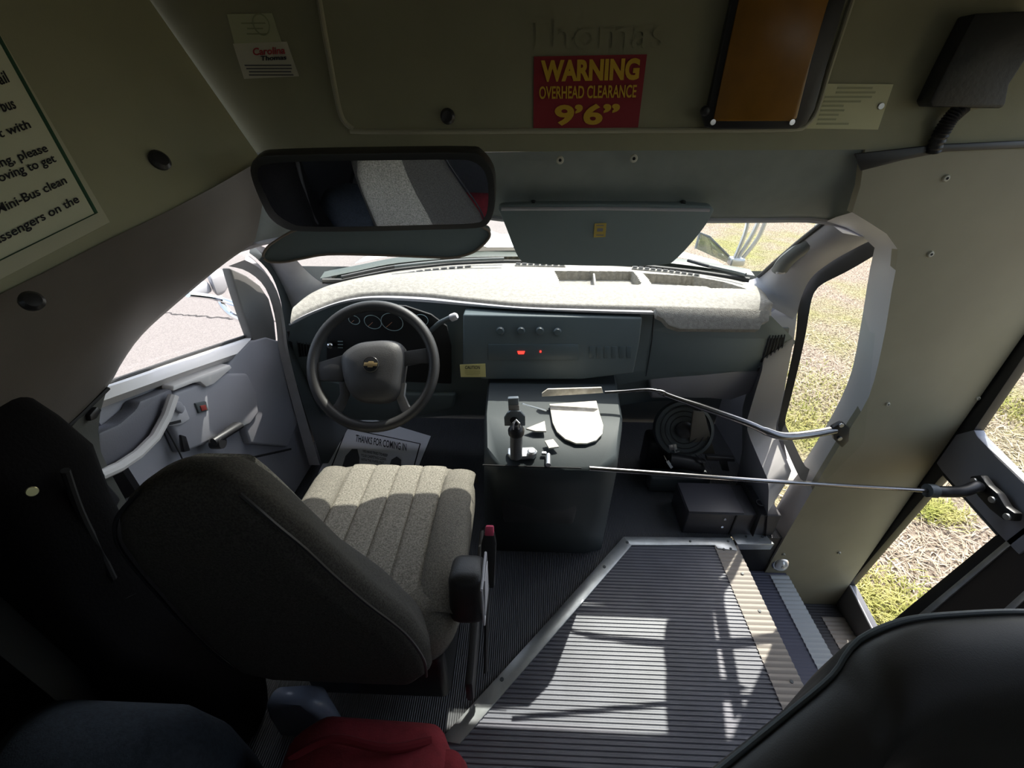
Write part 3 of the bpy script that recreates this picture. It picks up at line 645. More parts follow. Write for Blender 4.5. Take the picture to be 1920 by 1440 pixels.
# ================================================================== DRIVER SEAT
ds = thing('driver_seat', (-.36, .6, 0), 'high-backed grey cloth driver seat with folded armrest facing the steering wheel', 'seat')
LV = [(.36, -.37, .46, .17, .05), (.42, -.37, .455, .20, .062), (.50, -.372, .455, .207, .070), (.60, -.385, .450, .200, .072), (.70, -.405, .440, .175, .070), (.78, -.420, .432, .157, .067),
      (.84, -.428, .425, .142, .062), (.885, -.428, .418, .120, .056), (.915, -.424, .413, .098, .048), (.938, -.420, .408, .074, .036), (.952, -.417, .405, .048, .022), (.957, -.415, .404, .024, .010)]
def sring(z, cx, cy, hw, hd, r):
    k = .25 if z <= .5 else min(.56, .25+1.6*(z-.5))          # the right bolster rakes back more the higher it goes
    return [V(cx+(p.x-cx)*(1-(k if p.x > cx else .2)*max(0, (p.y-cy+hd*.5)/(hd*1.5))), p.y, p.z) for p in rring(cx, cy, z, hw, hd, r, 6)]
mb = MB(); mb.loft([sring(z, cx, cy, hw, hd, hd*.75) for z, cx, cy, hw, hd in LV])
bk = mb.build('backrest', SEATF, ds, 60)
# cover seams: the piped line down each side
for sx in (-1, 1):
    ps = [V(cx+sx*(hw-.010), cy-hd*.86, z) for z, cx, cy, hw, hd in LV[1:-2]]
    MB().tube(spline(ps, 4), .0028, 6).build('piping', BLACK, bk)
# insert and bolsters on the front face
mb = MB(); mb.loft([rring(cx-hw*.18, cy+hd*.72, z, hw*.56, .028, .024, 5) for z, cx, cy, hw, hd in LV[1:9]]); mb.build('back_insert', SEATI, bk, 60)
# cushion
CU = [(.28, .20, .215), (.34, .214, .228), (.40, .222, .235), (.445, .222, .235), (.468, .212, .224), (.480, .19, .20)]
mb = MB(); mb.loft([rring(-.355, .70, z, hw, hd, .085, 8) for z, hw, hd in CU]); cu = mb.build('cushion', SEATC, ds, 60)
mb = MB()
for k in range(4):
    x0 = -.355-.135+k*.0675; rr = []
    for yy, zz, ww in ((.49, .478, .030), (.55, .486, .0325), (.70, .490, .033), (.82, .492, .033), (.89, .492, .033), (.922, .482, .033), (.944, .452, .033), (.950, .40, .033)):
        rr.append([V(x0+.034+ww*math.cos(a)*1.02, yy, zz-.012+.009*math.sin(a)**.35) for a in [i*math.pi/8 for i in range(9)]])
    mb.loft(rr, False)
mb.build('cushion_insert', SEATI, cu, 60)
for sx in (-1, 1):
    rr = []
    for yy, zz, s in ((.50, .470, .7), (.58, .49, 1), (.72, .495, 1), (.85, .490, 1), (.905, .478, .9), (.935, .44, .7), (.942, .40, .6)):
        rr.append([V(-.355+sx*.178+.042*math.cos(a), yy, zz-.012+.022*s*math.sin(a)) for a in [i*math.pi/8 for i in range(9)]])
    MB().loft(rr, False).build('side_bolster', SEATC, cu, 60)
# folded armrest: a padded black end block on the right of the backrest
mb = MB(); R_ = Matrix.Rotation(math.radians(-14), 3, 'X'); mb.box((-.112, .545, .485), (.075, .085, .125), R_, .022); am = mb.build('armrest', SEATB, ds, 60)
MB().tube([V(-.078, .508, .54), V(-.076, .50, .43), V(-.078, .535, .412), V(-.076, .588, .425), V(-.077, .59, .545), V(-.078, .508, .54)], .003, 6).build('armrest_piping', LGREY, am)
MB().box((-.0745, .548, .485), (.003, .06, .09), R_, .001).build('armrest_end', LGREY, am)
# recliner side plate and seat base
mb = MB(); mb.box((-.355, .70, .18), (.36, .40, .22), None, .02); mb.build('seat_base', BLACK, ds)
mb = MB(); mb.prism([V(-.118, .44, .30), V(-.118, .62, .33), V(-.118, .80, .36), V(-.118, .86, .30), V(-.118, .80, .24), V(-.118, .44, .22)], (.018, 0, 0), .006); mb.build('side_shield', BLACK, ds)
# buckle on its stalk
bkl = thing('seat_belt_buckle', (-.085, .70, .33), 'black seat belt buckle with red button on a stalk beside the driver seat', 'buckle')
mb = MB(); mb.tube([V(-.088, .56, .10), V(-.085, .60, .26), V(-.084, .645, .35)], [.012, .012, .014], 8, r2=.006); mb.build('stalk', BLACK, bkl)
mb = MB(); mb.prism([V(-.100, .635, .345), V(-.066, .635, .345), V(-.064, .70, .43), V(-.070, .72, .452), V(-.094, .72, .452), V(-.102, .70, .43)], (0, .018, -.016), .005); mb.build('buckle_body', BLACK, bkl)
mb = MB(); mb.prism([V(-.094, .712, .444), V(-.070, .712, .444), V(-.072, .728, .462), V(-.092, .728, .462)], (0, .014, -.012), .003); mb.build('release_button', PINK, bkl)

# ================================================================== RIGHT FRONT PASSENGER SEAT (its rounded back)
ps_ = thing('passenger_seat', (.75, .2, 0), 'black vinyl passenger seat back beside the entry steps, nearest the camera', 'seat')
DZ = .72
tp = [Zp(1345, 1450, .58), Zp(1470, 1348, .62), Zp(1560, 1272, .665), Zp(1592, 1225, .70), Zp(1625, 1195, .72), Zp(1700, 1166, .733), Zp(1800, 1155, .737), Zp(1930, 1151, .737), Zp(2060, 1165, .72), Zp(2140, 1230, .66), Zp(2160, 1330, .5)]
tp = resample(spline(tp, 6), 60)
PN = V(.10, -.97, .16).normalized()
rows = []
for s, o_, dz in ((0, .0, 0), (.008, -.018, .010), (.02, -.05, .012), (.03, -.085, -.002), (.035, -.105, -.03)):
    rows.append([p+V(0, o_, dz) for p in tp])
rows.append([V(p.x*1.0, p.y-.115, p.z-.12) for p in tp]); rows.append([V(p.x, p.y-.12, .25) for p in tp]); 
front = [[p+V(0, .012, -.03) for p in tp], [V(p.x, p.y+.02, p.z-.12) for p in tp], [V(p.x, p.y+.03, .25) for p in tp]]
sheet(front[::-1]+rows, 'backrest', VINYL, ps_, smooth=70)
MB().tube([p+V(0, .002, .002) for p in tp], .004, 8).build('piping', DGREY, ps_)
mb = MB(); mb.box((.92, .0, .12), (.42, .42, .2), None, .05); mb.build('seat_frame', BLACK, ps_)

# ================================================================== PAPER MAT
pm = thing('paper_floor_mat', Zp(690, 830, .004), 'white printed paper floor mat with footprints in the driver footwell', 'paper mat')
ZF = .004
cor = [(648, 783), (806, 813), (772, 905), (757, 960), (590, 930), (606, 880)]
mb = MB(); mb.prism([Zp(u, v, ZF) for u, v in ((648, 781), (690, 784), (735, 796), (808, 818), (790, 862), (765, 930), (580, 930), (600, 880), (625, 830))], (0, 0, .0012)); mb.build('sheet', PAPER, pm)
Z1 = .0064
bd = [(650, 803), (788, 832), (762, 925), (602, 925)]
for a, b_ in zip(bd, bd[1:]+bd[:1]): MB().tube([Zp(*a, Z1), Zp(*b_, Z1)], .0028, 4, r2=.0004).build('border_line', INK, pm, 0)
lettering('lettering', 'THANKS FOR COMING IN', Zp(666, 828, Z1), Zp(762, 846, Z1), Zp(668, 815, Z1), INK, pm, .0006, .012)
for i, (s, u0, v0, u1, v1) in enumerate((('WE HAVE TRIED TO KEEP', 680, 848, 727, 857), ('YOUR CARPETING CLEAN', 677, 856, 724, 864), ('WITH THE PAPER MAT', 677, 864, 720, 871))):
    lettering('lettering', s, Zp(u0, v0, Z1), Zp(u1, v1, Z1), Zp(u0, v0-5, Z1), GINK, pm, .0006)
for fp in (((632, 920), (640, 880), (648, 855), (660, 842), (670, 842), (674, 858), (672, 900), (668, 925)), ((722, 925), (728, 880), (734, 862), (744, 856), (752, 862), (752, 890), (744, 925))):
    MB().prism([Zp(u, v, Z1) for u, v in fp], (0, 0, .0006)).build('footprint', GINK, pm, 0)
# ================================================================== ENGINE COVER AND WHAT STANDS ON IT
EN = V(0, -.02, 1).normalized(); EO = V(0, .86, .53)
def EP(u, v, off=0.0): return Pp(u, v, EO+EN*off, EN)
def ez(x, y): return .53+.02*(y-.86)
ec = thing('engine_cover', (.1, 1.2, 0), 'black moulded engine cover on the floor between driver and passenger footwells', 'engine cover')
rings = []
for s, dz in ((1.0, None), (1.0, -.05), (.985, -.012), (.95, 0)):
    ring = []
    for x, y in ((-.135, 1.36), (-.128, 1.10), (-.112, .935), (-.07, .868), (.12, .862), (.21, .868), (.265, .92), (.31, 1.10), (.33, 1.36)):
        cx, cy = .08, 1.15
        xx, yy = cx+(x-cx)*s, cy+(y-cy)*s
        if dz is None: ring.append(V(cx+(x-cx)*1.12, max(y+.10, 1.0), 0.0))
        else: ring.append(V(xx, yy, ez(xx, yy)+dz))
    rings.append(ring)
MB().loft(rings).build('cover_shell', mat('cover_black', (.045, .055, .059), .55, spec=.3, bump=.1, bscale=600), ec, 50)
MB().tube([EP(905, 872, -.0), EP(1090, 878, .0)], .002, 6).build('cover_seam', BLACKM, ec)
mb = MB(); mb.prism([V(-.07, .880, .45), V(.17, .880, .45), V(.16, .925, .24), V(-.06, .925, .24)], (0, .03, 0), .008); mb.build('rear_panel', mat('panel_black', (.03, .032, .034), .5), ec)
# pale tray plate
dpts = [EP(u, v, .006) for u, v in ((1030, 760), (1118, 754), (1124, 778), (1131, 800), (1129, 816), (1118, 828), (1100, 834), (1080, 834), (1060, 826), (1044, 812), (1036, 795))]
tp_ = MB().prism(dpts, (0, 0, .006), .0015).build('tray_plate', SPECKLED)
tag(tp_, 'speckled pale D-shaped plate lying on the engine cover', 'plate')
# door control lever
dl = thing('door_lever', EP(968, 858, 0), 'grey metal door control lever with upright grip on the engine cover', 'lever')
base = [EP(u, v, .004) for u, v in ((952, 846), (1000, 844), (1008, 852), (1002, 862), (958, 864), (952, 857))]
MB().prism(base, (0, 0, .014), .004).build('base_link', STEEL, dl)
MB().lathe(EP(997, 851, .016), EN, [(.013, 0), (.013, .008), (.008, .012)], 20).build('pivot_bolt', STEEL, dl)
g0 = EP(968, 856, .015); g1 = Yp(968, 806, g0.y+.0)
MB().tube([g0, g0.lerp(g1, .5), g1], .0165, 16).build('grip', mat('grey_grip', (.10, .105, .11), .5, bump=.3, bscale=200), dl)
MB().lathe(g1, (g1-g0), [(.021, -.012), (.022, 0), (.015, .012), (.008, .016)], 20).build('grip_collar', BLACK, dl)
mb = MB(); mb.tube([g1+V(-.007, -.012, .012), g1+V(-.007, -.012, .032), g1+V(0, -.012, .042), g1+V(.007, -.012, .032), g1+V(.007, -.012, .012)], .0028, 8); mb.build('spring_clip', CHROME, dl)
YR = g1.y+.02
mb = MB(); mb.prism([Yp(u, v, YR) for u, v in ((951, 775), (956, 772), (976, 772), (985, 782), (985, 799), (946, 799), (945, 784))], (0, .008, 0), .002); lp = mb.build('ring_plate', mat('lever_plate', (.22, .245, .26), .4, metal=.3), dl)
MB().lathe(Yp(964, 788, YR), (0, -1, 0), [(.011, -.004), (.011, .001), (.009, .002)], 20).build('plate_hole', BLACKM, lp)
mb = MB(); mb.prism([Yp(u, v, YR+.015) for u, v in ((952, 748), (972, 747), (974, 773), (954, 774))], (0, .012, 0), .002); ub = mb.build('upper_bracket', mat('lever_plate2', (.30, .33, .34), .4, metal=.2), dl)
mb = MB(); mb.prism([Yp(u, v, YR+.012) for u, v in ((953, 761), (973, 760), (974, 772), (954, 773))], (0, .003, 0), .001); mb.build('bracket_face', NOSE_TAN, ub)
MB().tube([Yp(979, 757, YR+.02), Yp(1024, 770, YR+.05)], .0022, 6).build('thin_wire', STEEL, dl)
mb = MB(); mb.prism([EP(u, v, .012) for u, v in ((986, 806), (1021, 792), (1024, 811), (1004, 811))], (0, 0, .006), .001); mb.build('link_wedge', SPECKLED, dl)
mb = MB(); mb.prism([EP(u, v, .012) for u, v in ((1021, 829), (1037, 826), (1048, 840), (1029, 843))], (0, 0, .006), .001); mb.build('link_tab', SPECKLED, dl)
# small clear knob on the rear face
kn_ = thing('cover_latch', EP(1028, 862, 0), 'small steel latch with round pin on the rear edge of the engine cover', 'latch')
MB().tube([EP(1028, 853, .01), EP(1028, 872, .012)], .007, 12).build('latch_pin', STEEL, kn_)
MB().box(EP(1020, 850, .01), (.014, .010, .008), None, .002).build('latch_plate', STEEL, kn_)

# rod from the lever to the entry door
rd = thing('door_rod', Yp(1105, 878, .862), 'long thin black rod running from the engine cover to the entry door', 'rod')
ra = Yp(1105, 878, .862); rb = Xp(1742, 920, 1.13)
MB().tube([ra, ra.lerp(rb, .5)+V(0, 0, -.004), rb], .0058, 10).build('rod', mat('rod_metal', (.30, .29, .29), .22, metal=1), rd)
rc = Xp(1832, 915, 1.265)
arm = spline([rb, Xp(1770, 922, 1.17), Xp(1805, 921, 1.21), Xp(1830, 912, 1.25), rc], 6)
MB().tube(arm, .0155, 14).build('curved_arm', BLACK, rd)
MB().tube([rb+(arm[0]-arm[3]).normalized()*.006, arm[3]], .019, 12).build('clamp_sleeve', DGREY, rd)
brk = [Xp(u, v, 1.272) for u, v in ((1818, 893), (1838, 891), (1852, 910), (1870, 925), (1885, 950), (1903, 962), (1900, 977), (1880, 975), (1855, 955), (1832, 930), (1818, 908))]
mb = MB(); mb.prism(brk, (.022, 0, 0), .004); bk_ = mb.build('door_bracket', BLACK, rd)
for u, v in ((1828, 902), (1862, 937), (1890, 969)): MB().disc(Xp(u, v, 1.272), (-1, 0, 0), .009, .006, 14).build('bolt', STEEL, bk_)

# grab rail from the jamb to the dash
gr = thing('grab_rail', Yp(1570, 808, 1.085), 'bent black grab rail from the right door pillar across to the dash', 'rail')
gp = [Yp(1565, 806, 1.075), Yp(1520, 814, 1.06), Yp(1470, 818, 1.05), Yp(1435, 808, 1.055), Yp(1390, 789, 1.07), Yp(1260, 744, 1.12), Yp(1242, 736, 1.13), Yp(1215, 731, 1.14), Yp(1170, 734, 1.15), Yp(1134, 736, 1.15)]
MB().tube(spline(gp, 5), [.0125]*16+[.010]*8+[.008]*8+[.0055]*14, 12).build('rail', mat('rail_metal', (.26, .255, .26), .24, metal=1), gr)
mb = MB(); mb.prism([Yp(u, v, 1.15) for u, v in ((1016, 738), (1027, 730), (1128, 727), (1131, 737), (1016, 744))], (0, .006, 0), .001); o = mb.build('flattened_end', SPECKLED, gr); o['label'] = 'pale flattened end plate'
mb = MB(); mb.prism([Yp(u, v, 1.082) for u, v in ((1555, 797), (1575, 786), (1588, 798), (1586, 822), (1574, 834), (1558, 818))], (0, -.016, 0), .004); rbk = mb.build('wall_bracket', BLACK, gr)
MB().disc(Yp(1577, 797, 1.064), (0, -1, 0), .007, .004, 12).build('bolt', STEEL, rbk)
MB().disc(Yp(1574, 822, 1.064), (0, -1, 0), .007, .004, 12).build('bolt', STEEL, rbk)

# ================================================================== PASSENGER FOOTWELL
fn = thing('floor_fan', V(.62, 1.40, .1), 'round black blower with a dark plate standing in the passenger footwell', 'fan')
fc = Yp(1283, 806, 1.40); fnm = V(-.15, -.8, .55).normalized()
MB().lathe(fc, fnm, [(.11, -.07), (.118, -.03), (.112, .004), (.100, .008), (.096, -.004)], 40).build('fan_housing', DGREY, fn)
MB().lathe(fc+fnm*.0, fnm, [(.035, -.01), (.034, .012), (.02, .02)], 24).build('fan_hub', BLACK, fn)
for R in (.055, .075, .093): MB().torus(fc+fnm*.006, fnm, R, .0022, 36, 6).build('guard_ring', BLACK, fn)
mb = MB(); mb.prism([Yp(u, v, 1.37) for u, v in ((1300, 772), (1321, 774), (1341, 852), (1290, 850))], (0, .012, 0), .003); mb.build('side_plate', mat('brown_plate', (.16, .145, .12), .6), fn)
MB().box(V(.62, 1.46, .09), (.20, .10, .18), None, .02).build('fan_foot', BLACK, fn)
hc = thing('hose_clamp', Yp(1306, 860, 1.33), 'shiny steel band clamp on a dark hose beside the footwell blower', 'clamp')
MB().tube([Yp(1255, 862, 1.33), Yp(1290, 868, 1.32), Yp(1318, 874, 1.31)], .03, 16).build('hose', BLACK, hc)
cc = Yp(1306, 868, 1.315); MB().tube(spline([cc+V(.02, -.03, -.008), cc+V(.012, -.026, .02), cc+V(.0, -.012, .034), cc+V(-.01, .008, .036)], 6), .007, 8, r2=.0015).build('band', CHROME, hc)
tg = thing('cable_tag', Yp(1256, 870, 1.30), 'small white tag hanging on a wire by the blower', 'tag')
mb = MB(); mb.prism([Yp(u, v, 1.30) for u, v in ((1249, 866), (1254, 864), (1262, 876), (1258, 879))], (0, .002, 0)); mb.build('tag_card', PAPER, tg)
MB().tube([Yp(1251, 865, 1.30), Yp(1245, 854, 1.305), Yp(1248, 862, 1.303)], .0012, 6).build('tag_wire', STEEL, tg)
wb = thing('wing_bracket', Yp(1265, 842, 1.36), 'small bright wing clip on the front of the footwell blower', 'clip')
MB().prism([Yp(u, v, 1.325) for u, v in ((1254, 835), (1268, 833), (1270, 843), (1256, 845))], (0, .006, 0), .001).build('clip_plate', STEEL, wb)
MB().tube([Yp(1262, 833, 1.325), Yp(1266, 848, 1.32), Yp(1274, 846, 1.32)], .003, 6).build('clip_wire', STEEL, wb)
# low black equipment box with strap
eb = thing('equipment_box', V(.78, 1.17, 0), 'low black equipment box strapped to the floor ahead of the step well', 'box')
MB().box((.765, 1.175, .055), (.335, .15, .11), None, .006).build('box_body', mat('box_black', (.06, .058, .066), .45, bump=.1), eb)
MB().box((.70, 1.175, .113), (.20, .145, .006), None, .003).build('box_lid', mat('lid_grey', (.075, .072, .085), .45), eb)
MB().box((.772, 1.0985, .055), (.004, .004, .10)).build('box_seam', BLACKM, eb)
for z in (.045, .085): MB().disc((.735, 1.0985, z), (0, -1, 0), .005, .003, 12).build('screw', CHROME, eb)
mb = MB(); mb.tube([V(.845, 1.265, .05), V(.845, 1.255, .118), V(.845, 1.18, .122), V(.845, 1.098, .116), V(.845, 1.094, .02)], .018, 8, r2=.002); stp = mb.build('strap', BELT, eb)
MB().torus((.875, 1.15, .12), (0, 0, 1), .014, .002, 24, 6).build('strap_ring', STEEL, stp)
sr = thing('seat_rail_bracket', Yp(1380, 868, 1.25), 'flat black bracket bar between the blower and the equipment box', 'bracket')
MB().prism([Yp(u, v, 1.28) for u, v in ((1325, 856), (1378, 860), (1378, 866), (1325, 864))], (0, .02, 0), .002).build('bar', BLACK, sr)
MB().prism([Yp(u, v, 1.28) for u, v in ((1350, 864), (1364, 865), (1368, 884), (1354, 882))], (0, .02, 0), .002).build('bar_foot', BLACK, sr)
MB().box((.64, 1.335, .04), (.24, .06, .08), None, .01).build('bar_base', DGREY, sr)

# ================================================================== FLOOR TRIM
def flat(name, poly, z, h, m, bev=.001): return MB().prism([Zp(u, v, z) for u, v in poly], (0, 0, h), bev).build(name, m)
st1 = thing('floor_strip', Zp(1000, 1200, .01), 'long diagonal aluminium strip edging the ribbed platform behind the driver seat', 'floor strip', 'aluminium floor strips')
mb = MB(); mb.prism([Zp(u, v, .007) for u, v in ((1168, 1009), (1184, 1024), (1100, 1122), (862, 1396), (824, 1390), (1010, 1186))], (0, 0, .006), .001); mb.build('strip', ALU, st1)
for u, v in ((1133, 1063), (941, 1274), (1176, 1017)): MB().disc(Zp(u, v, .0125), (0, 0, 1), .0055, .0025, 12).build('screw', DGREY, st1)
st2 = thing('floor_strip', Zp(1270, 1015, .01), 'aluminium strip across the front edge of the ribbed platform', 'floor strip', 'aluminium floor strips')
mb = MB(); mb.prism([Zp(u, v, .0072) for u, v in ((1168, 1008), (1372, 1010), (1382, 1034), (1345, 1030), (1340, 1024), (1182, 1024))], (0, 0, .006), .001); mb.build('strip', ALU, st2)
for u, v in ((1294, 1015), (1365, 1015), (1370, 1029), (1357, 1030)): MB().disc(Zp(u, v, .013), (0, 0, 1), .0045, .0025, 12).build('screw', DGREY, st2)
st3 = thing('sill_plate', Zp(1410, 1025, 0), 'short grey metal sill plate at the foot of the right door pillar', 'sill plate')
mb = MB(); mb.prism([V(.775, 1.12, -.002), V(.90, 1.12, -.002), V(.92, 1.06, -.002), V(.785, 1.055, -.002)], (0, 0, .006), .001); mb.prism([V(.785, 1.056, .003), V(.92, 1.061, .003), V(.92, 1.066, -.035), V(.785, 1.061, -.035)], (0, .004, 0)); mb.build('plate', ALU, st3)
for x in (.83, .89): MB().disc((x, 1.09, .004), (0, 0, 1), .0045, .002, 12).build('screw', DGREY, st3)
def nosing(x0, x1, z, m, lab, y0, y1):
    n = thing('step_nosing', ((x0+x1)/2, (y0+y1)/2, z), lab, 'step nosing', 'ribbed step nosings')
    mb = MB(); y = y1; d = .017
    while y > y0:
        ys = [y, y-d*.25, y-d*.5, y-d*.75, y-d]; zs = [0, .0025, .0035, .0025, 0]
        vs = []
        for a, b_ in zip(ys, zs): vs += [V(x0, a, z+b_), V(x1, a, z+b_), V(x1, a, z-.03)]
        mb.add(vs, [[3*i, 3*i+1, 3*i+4, 3*i+3] for i in range(4)]+[[3*i+1, 3*i+2, 3*i+5, 3*i+4] for i in range(4)]); y -= d
    mb.build('ribbed_strip', m, n, 25); return n
ns = nosing(.695, .779, .0085, NOSE_TAN, 'tan ribbed nosing along the right edge of the platform, highest of three', -.55, 1.045)
for y in (.93, .80, .60): MB().disc((.75, y, .012), (0, 0, 1), .005, .002, 10).build('screw', DGREY, ns)
nosing(.972, 1.043, -.199, NOSE_WHITE, 'white ribbed nosing on the middle step of the entry', -.9, 1.075)
nosing(1.22, 1.31, -.399, NOSE_TAN, 'tan ribbed nosing on the lowest step by the entry door', -.9, 1.03)
# step light on the riser
sL = thing('step_light', Yp(1462, 1056, 1.09), 'small round clear step light on the black step well wall', 'light')
lc = Yp(1462, 1056, 1.088)
MB().lathe(lc, (-.1, -1, .25), [(.030, 0), (.031, .006), (.027, .010)], 28).build('bezel', CHROME, sL)
MB().lathe(lc+V(0, -.006, .001), (-.1, -1, .25), [(.025, 0), (.022, .010), (.012, .015)], 28).build('lens', CLEAR, sL)
MB().disc(lc+V(0, -.021, .005), (-.1, -1, .25), .005, .003, 12).build('screw', STEEL, sL)

# ================================================================== ENTRY DOOR (right, folding)
ed = thing('entry_door', (1.32, .6, -.5), 'folding entry door with two grassy glass panes right of the steps', 'door')
XE = 1.315
def QP(u, v, x=XE): return Xp(u, v, x)
def dpoly(name, poly, m, x=XE, d=.03, bev=.003, par=ed): return MB().prism([QP(u, v, x) for u, v in poly], (d, 0, 0), bev).build(name, m, par)
dpoly('front_seal', [(1530, 1120), (1560, 1075), (1700, 905), (1915, 585), (2000, 450), (2035, 470), (1945, 630), (1770, 890), (1762, 897), (1592, 1096), (1568, 1110), (1545, 1150)], BLACK)
dpoly('seal_strip', [(1548, 1098), (1560, 1080), (1700, 900), (1925, 580), (1930, 588), (1708, 905), (1566, 1086), (1555, 1102)], DGREY, XE-.006, .01, .002)
dpoly('door_post', [(1500, 1120), (1540, 1050), (1900, 560), (2000, 420), (1990, 440), (1910, 575), (1570, 1060), (1530, 1120)], RUBBER, XE-.003, .02)
dpoly('bottom_rail', [(1525, 1130), (1548, 1100), (1570, 1085), (1592, 1098), (1644, 1198), (1600, 1240), (1570, 1215)], mat('door_grey', (.16, .155, .17), .5), XE, .03)
dpoly('middle_rail', [(1755, 868), (1792, 815), (1826, 806), (1832, 818), (1930, 918), (1960, 900), (2010, 960), (1910, 1040), (1884, 1014), (1872, 1002), (1766, 884)], mat('rail_paint', (.30, .31, .36), .45), XE-.004, .03)
for nm, poly in (('lower_pane', [(1592, 1094), (1768, 884), (1874, 1002), (1642, 1192)]), ('upper_pane', [(1830, 814), (1990, 560), (2150, 700), (1932, 912)])):
    MB().add([QP(u, v, XE+.012) for u, v in poly], [[0, 1, 2, 3]]).build(nm, SGLASS, ed, 0)
# pale inner edge of each glass
MB().tube([QP(1594, 1098, XE), QP(1643, 1194, XE)], .004, 6).build('pane_bead', LGREY, ed)
MB().tube([QP(1834, 822, XE), QP(1928, 912, XE)], .004, 6).build('pane_bead', LGREY, ed)
MB().tube([QP(1769, 889, XE), QP(1872, 1004, XE)], .004, 6).build('pane_bead', BLACK, ed)
dpoly('rear_seal', [(1640, 1190), (1872, 998), (2050, 860), (2070, 890), (1886, 1028), (1660, 1222)], BLACK)
dpoly('hinge_strip', [(1650, 1212), (1884, 1016), (2060, 880), (2066, 888), (1890, 1026), (1658, 1222)], ALU, XE-.004, .01, .001)
MID = mat('door_brown', (.055, .045, .042), .6)
dpoly('second_leaf', [(1655, 1225), (1890, 1028), (2070, 890), (2200, 1000), (1960, 1230), (1750, 1420)], MID, XE+.002, .03)
def dbox(name, y0, y1, z0, z1, m, x=XE): return MB().box((x+.015, (y0+y1)/2, (z0+z1)/2), (.03, abs(y1-y0), z1-z0), None, .003).build(name, m, ed)
dbox('door_stile', .70, .775, .62, 1.54, BLACK); dbox('top_rail', .30, 1.04, 1.48, 1.54, BLACK); dbox('front_stile', .99, 1.05, 1.10, 1.54, BLACK)
dbox('leaf_stile', .285, .345, -.58, 1.54, BLACK); dbox('leaf_rail', .345, .70, .42, .54, mat('rail_paint', (.30, .31, .36), .45)); dbox('leaf_sill', .345, .62, -.58, -.40, BLACK)
MB().box((XE+.014, .52, 1.01), (.004, .36, .94)).build('leaf_pane', SGLASS, ed, 0)
dpoly('leaf_bar', [(1850, 1170), (1930, 1098), (1942, 1104), (1862, 1180)], ALU, XE-.004, .01, .001)
# ================================================================== OVERHEAD
YF = YB
# cover panel of the sign box with its raised rim
cp_ = thing('overhead_cover', V(.15, YB, 1.45), 'cream cover panel with rounded rim on the front bulkhead above the windshield', 'panel')
out = [(585, -120), (603, 0), (622, 110), (638, 195), (648, 225), (665, 240), (690, 246), (1000, 245), (1330, 243), (1480, 241), (1506, 232), (1525, 205), (1548, 130), (1590, 0), (1625, -120)]
pts = [Yp(u, v, YF) for u, v in out]
sm = spline(pts, 3)
mb = MB(); mb.prism(sm, (0, -.012, 0)); mb.build('cover_sheet', CREAM, cp_, 20)
MB().tube([p+V(0, -.012, 0) for p in sm], .0055, 10).build('cover_rim', mat('rim_cream', (.36, .35, .26), .6), cp_)
YS = YF-.0122
lettering('embossed_lettering', 'Thomas', Yp(985, 92, YS), Yp(1245, 90, YS), Yp(985, 36, YS), CREAM, cp_, .0018, .0)
# warning sticker
ws = thing('warning_sticker', Yp(1105, 175, YS), 'red warning sticker with yellow overhead clearance lettering on the cover panel', 'sticker')
YW = YS-.0008
P4 = [Yp(u, v, YW) for u, v in ((1001, 106), (1213, 102), (1196, 241), (1000, 243))]
MB().prism(P4, (0, -.0008, 0)).build('sticker_sheet', SIGNRED, ws, 0)
YT = YW-.0012
def wl(s, u0, v0, u1, v1, vt, bold): lettering('lettering', s, Yp(u0, v0, YT), Yp(u1, v1, YT), Yp(u0, vt, YT), SIGNYEL, ws, .0006, bold)
wl('WARNING', 1014, 154, 1197, 150, 113, .045)
wl('OVERHEAD CLEARANCE', 1011, 186, 1192, 183, 162, .018)
wl("9’6”", 1040, 236, 1160, 234, 196, .035)
# amber lens
al = thing('amber_light', Yp(1450, 120, YF), 'large amber lens panel in a black frame on the front bulkhead', 'light')
MB().prism([Yp(u, v, YF-.0180) for u, v in ((1372, -60), (1366, 0), (1338, 130), (1322, 205), (1312, 212), (1320, 238), (1335, 242), (1488, 241), (1505, 232), (1520, 205), (1546, 110), (1578, 0), (1600, -60))], (0, -.016, 0), .003).build('frame', BLACK, al)
MB().prism([Yp(u, v, YF-.0345) for u, v in ((1394, -60), (1384, 0), (1354, 140), (1337, 222), (1340, 227), (1482, 227), (1492, 222), (1520, 110), (1552, 0), (1575, -60))], (0, -.005, 0), .002).build('lens', AMBER, al)
for u, v in ((1336, 229), (1484, 229)): MB().disc(Yp(u, v, YF-.0375), (0, -1, 0), .0058, .004, 14).build('screw', CHROME, al)
# data plate
dpl = thing('data_plate', Yp(1590, 200, YF), 'pale printed data plate riveted on the bulkhead right of the amber light', 'plate')
MB().prism([Yp(u, v, YF-.001) for u, v in ((1541, 157), (1674, 158), (1645, 243), (1511, 241))], (0, -.002, 0)).build('plate_sheet', PLATEY, dpl)
ti = mat('faint_print', (.40, .40, .24), .6)
for i in range(9):
    v = 165+i*8.4; u0 = 1552-i*2.6; L = (66, 74, 88, 70, 40, 44, 36, 34, 60)[i]
    a, b_ = Yp(u0 + (18 if i < 2 else 0), v, YF-.0035), Yp(u0+L+(18 if i < 2 else 0), v, YF-.0035)
    MB().box((a+b_)/2, ((b_-a).length, .0006, .0035)).build('text_line', ti, dpl)
for u, v in ((1531, 202), (1651, 199)): MB().disc(Yp(u, v, YF-.003), (0, -1, 0), .0062, .003, 14).build('rivet', STEEL, dpl)
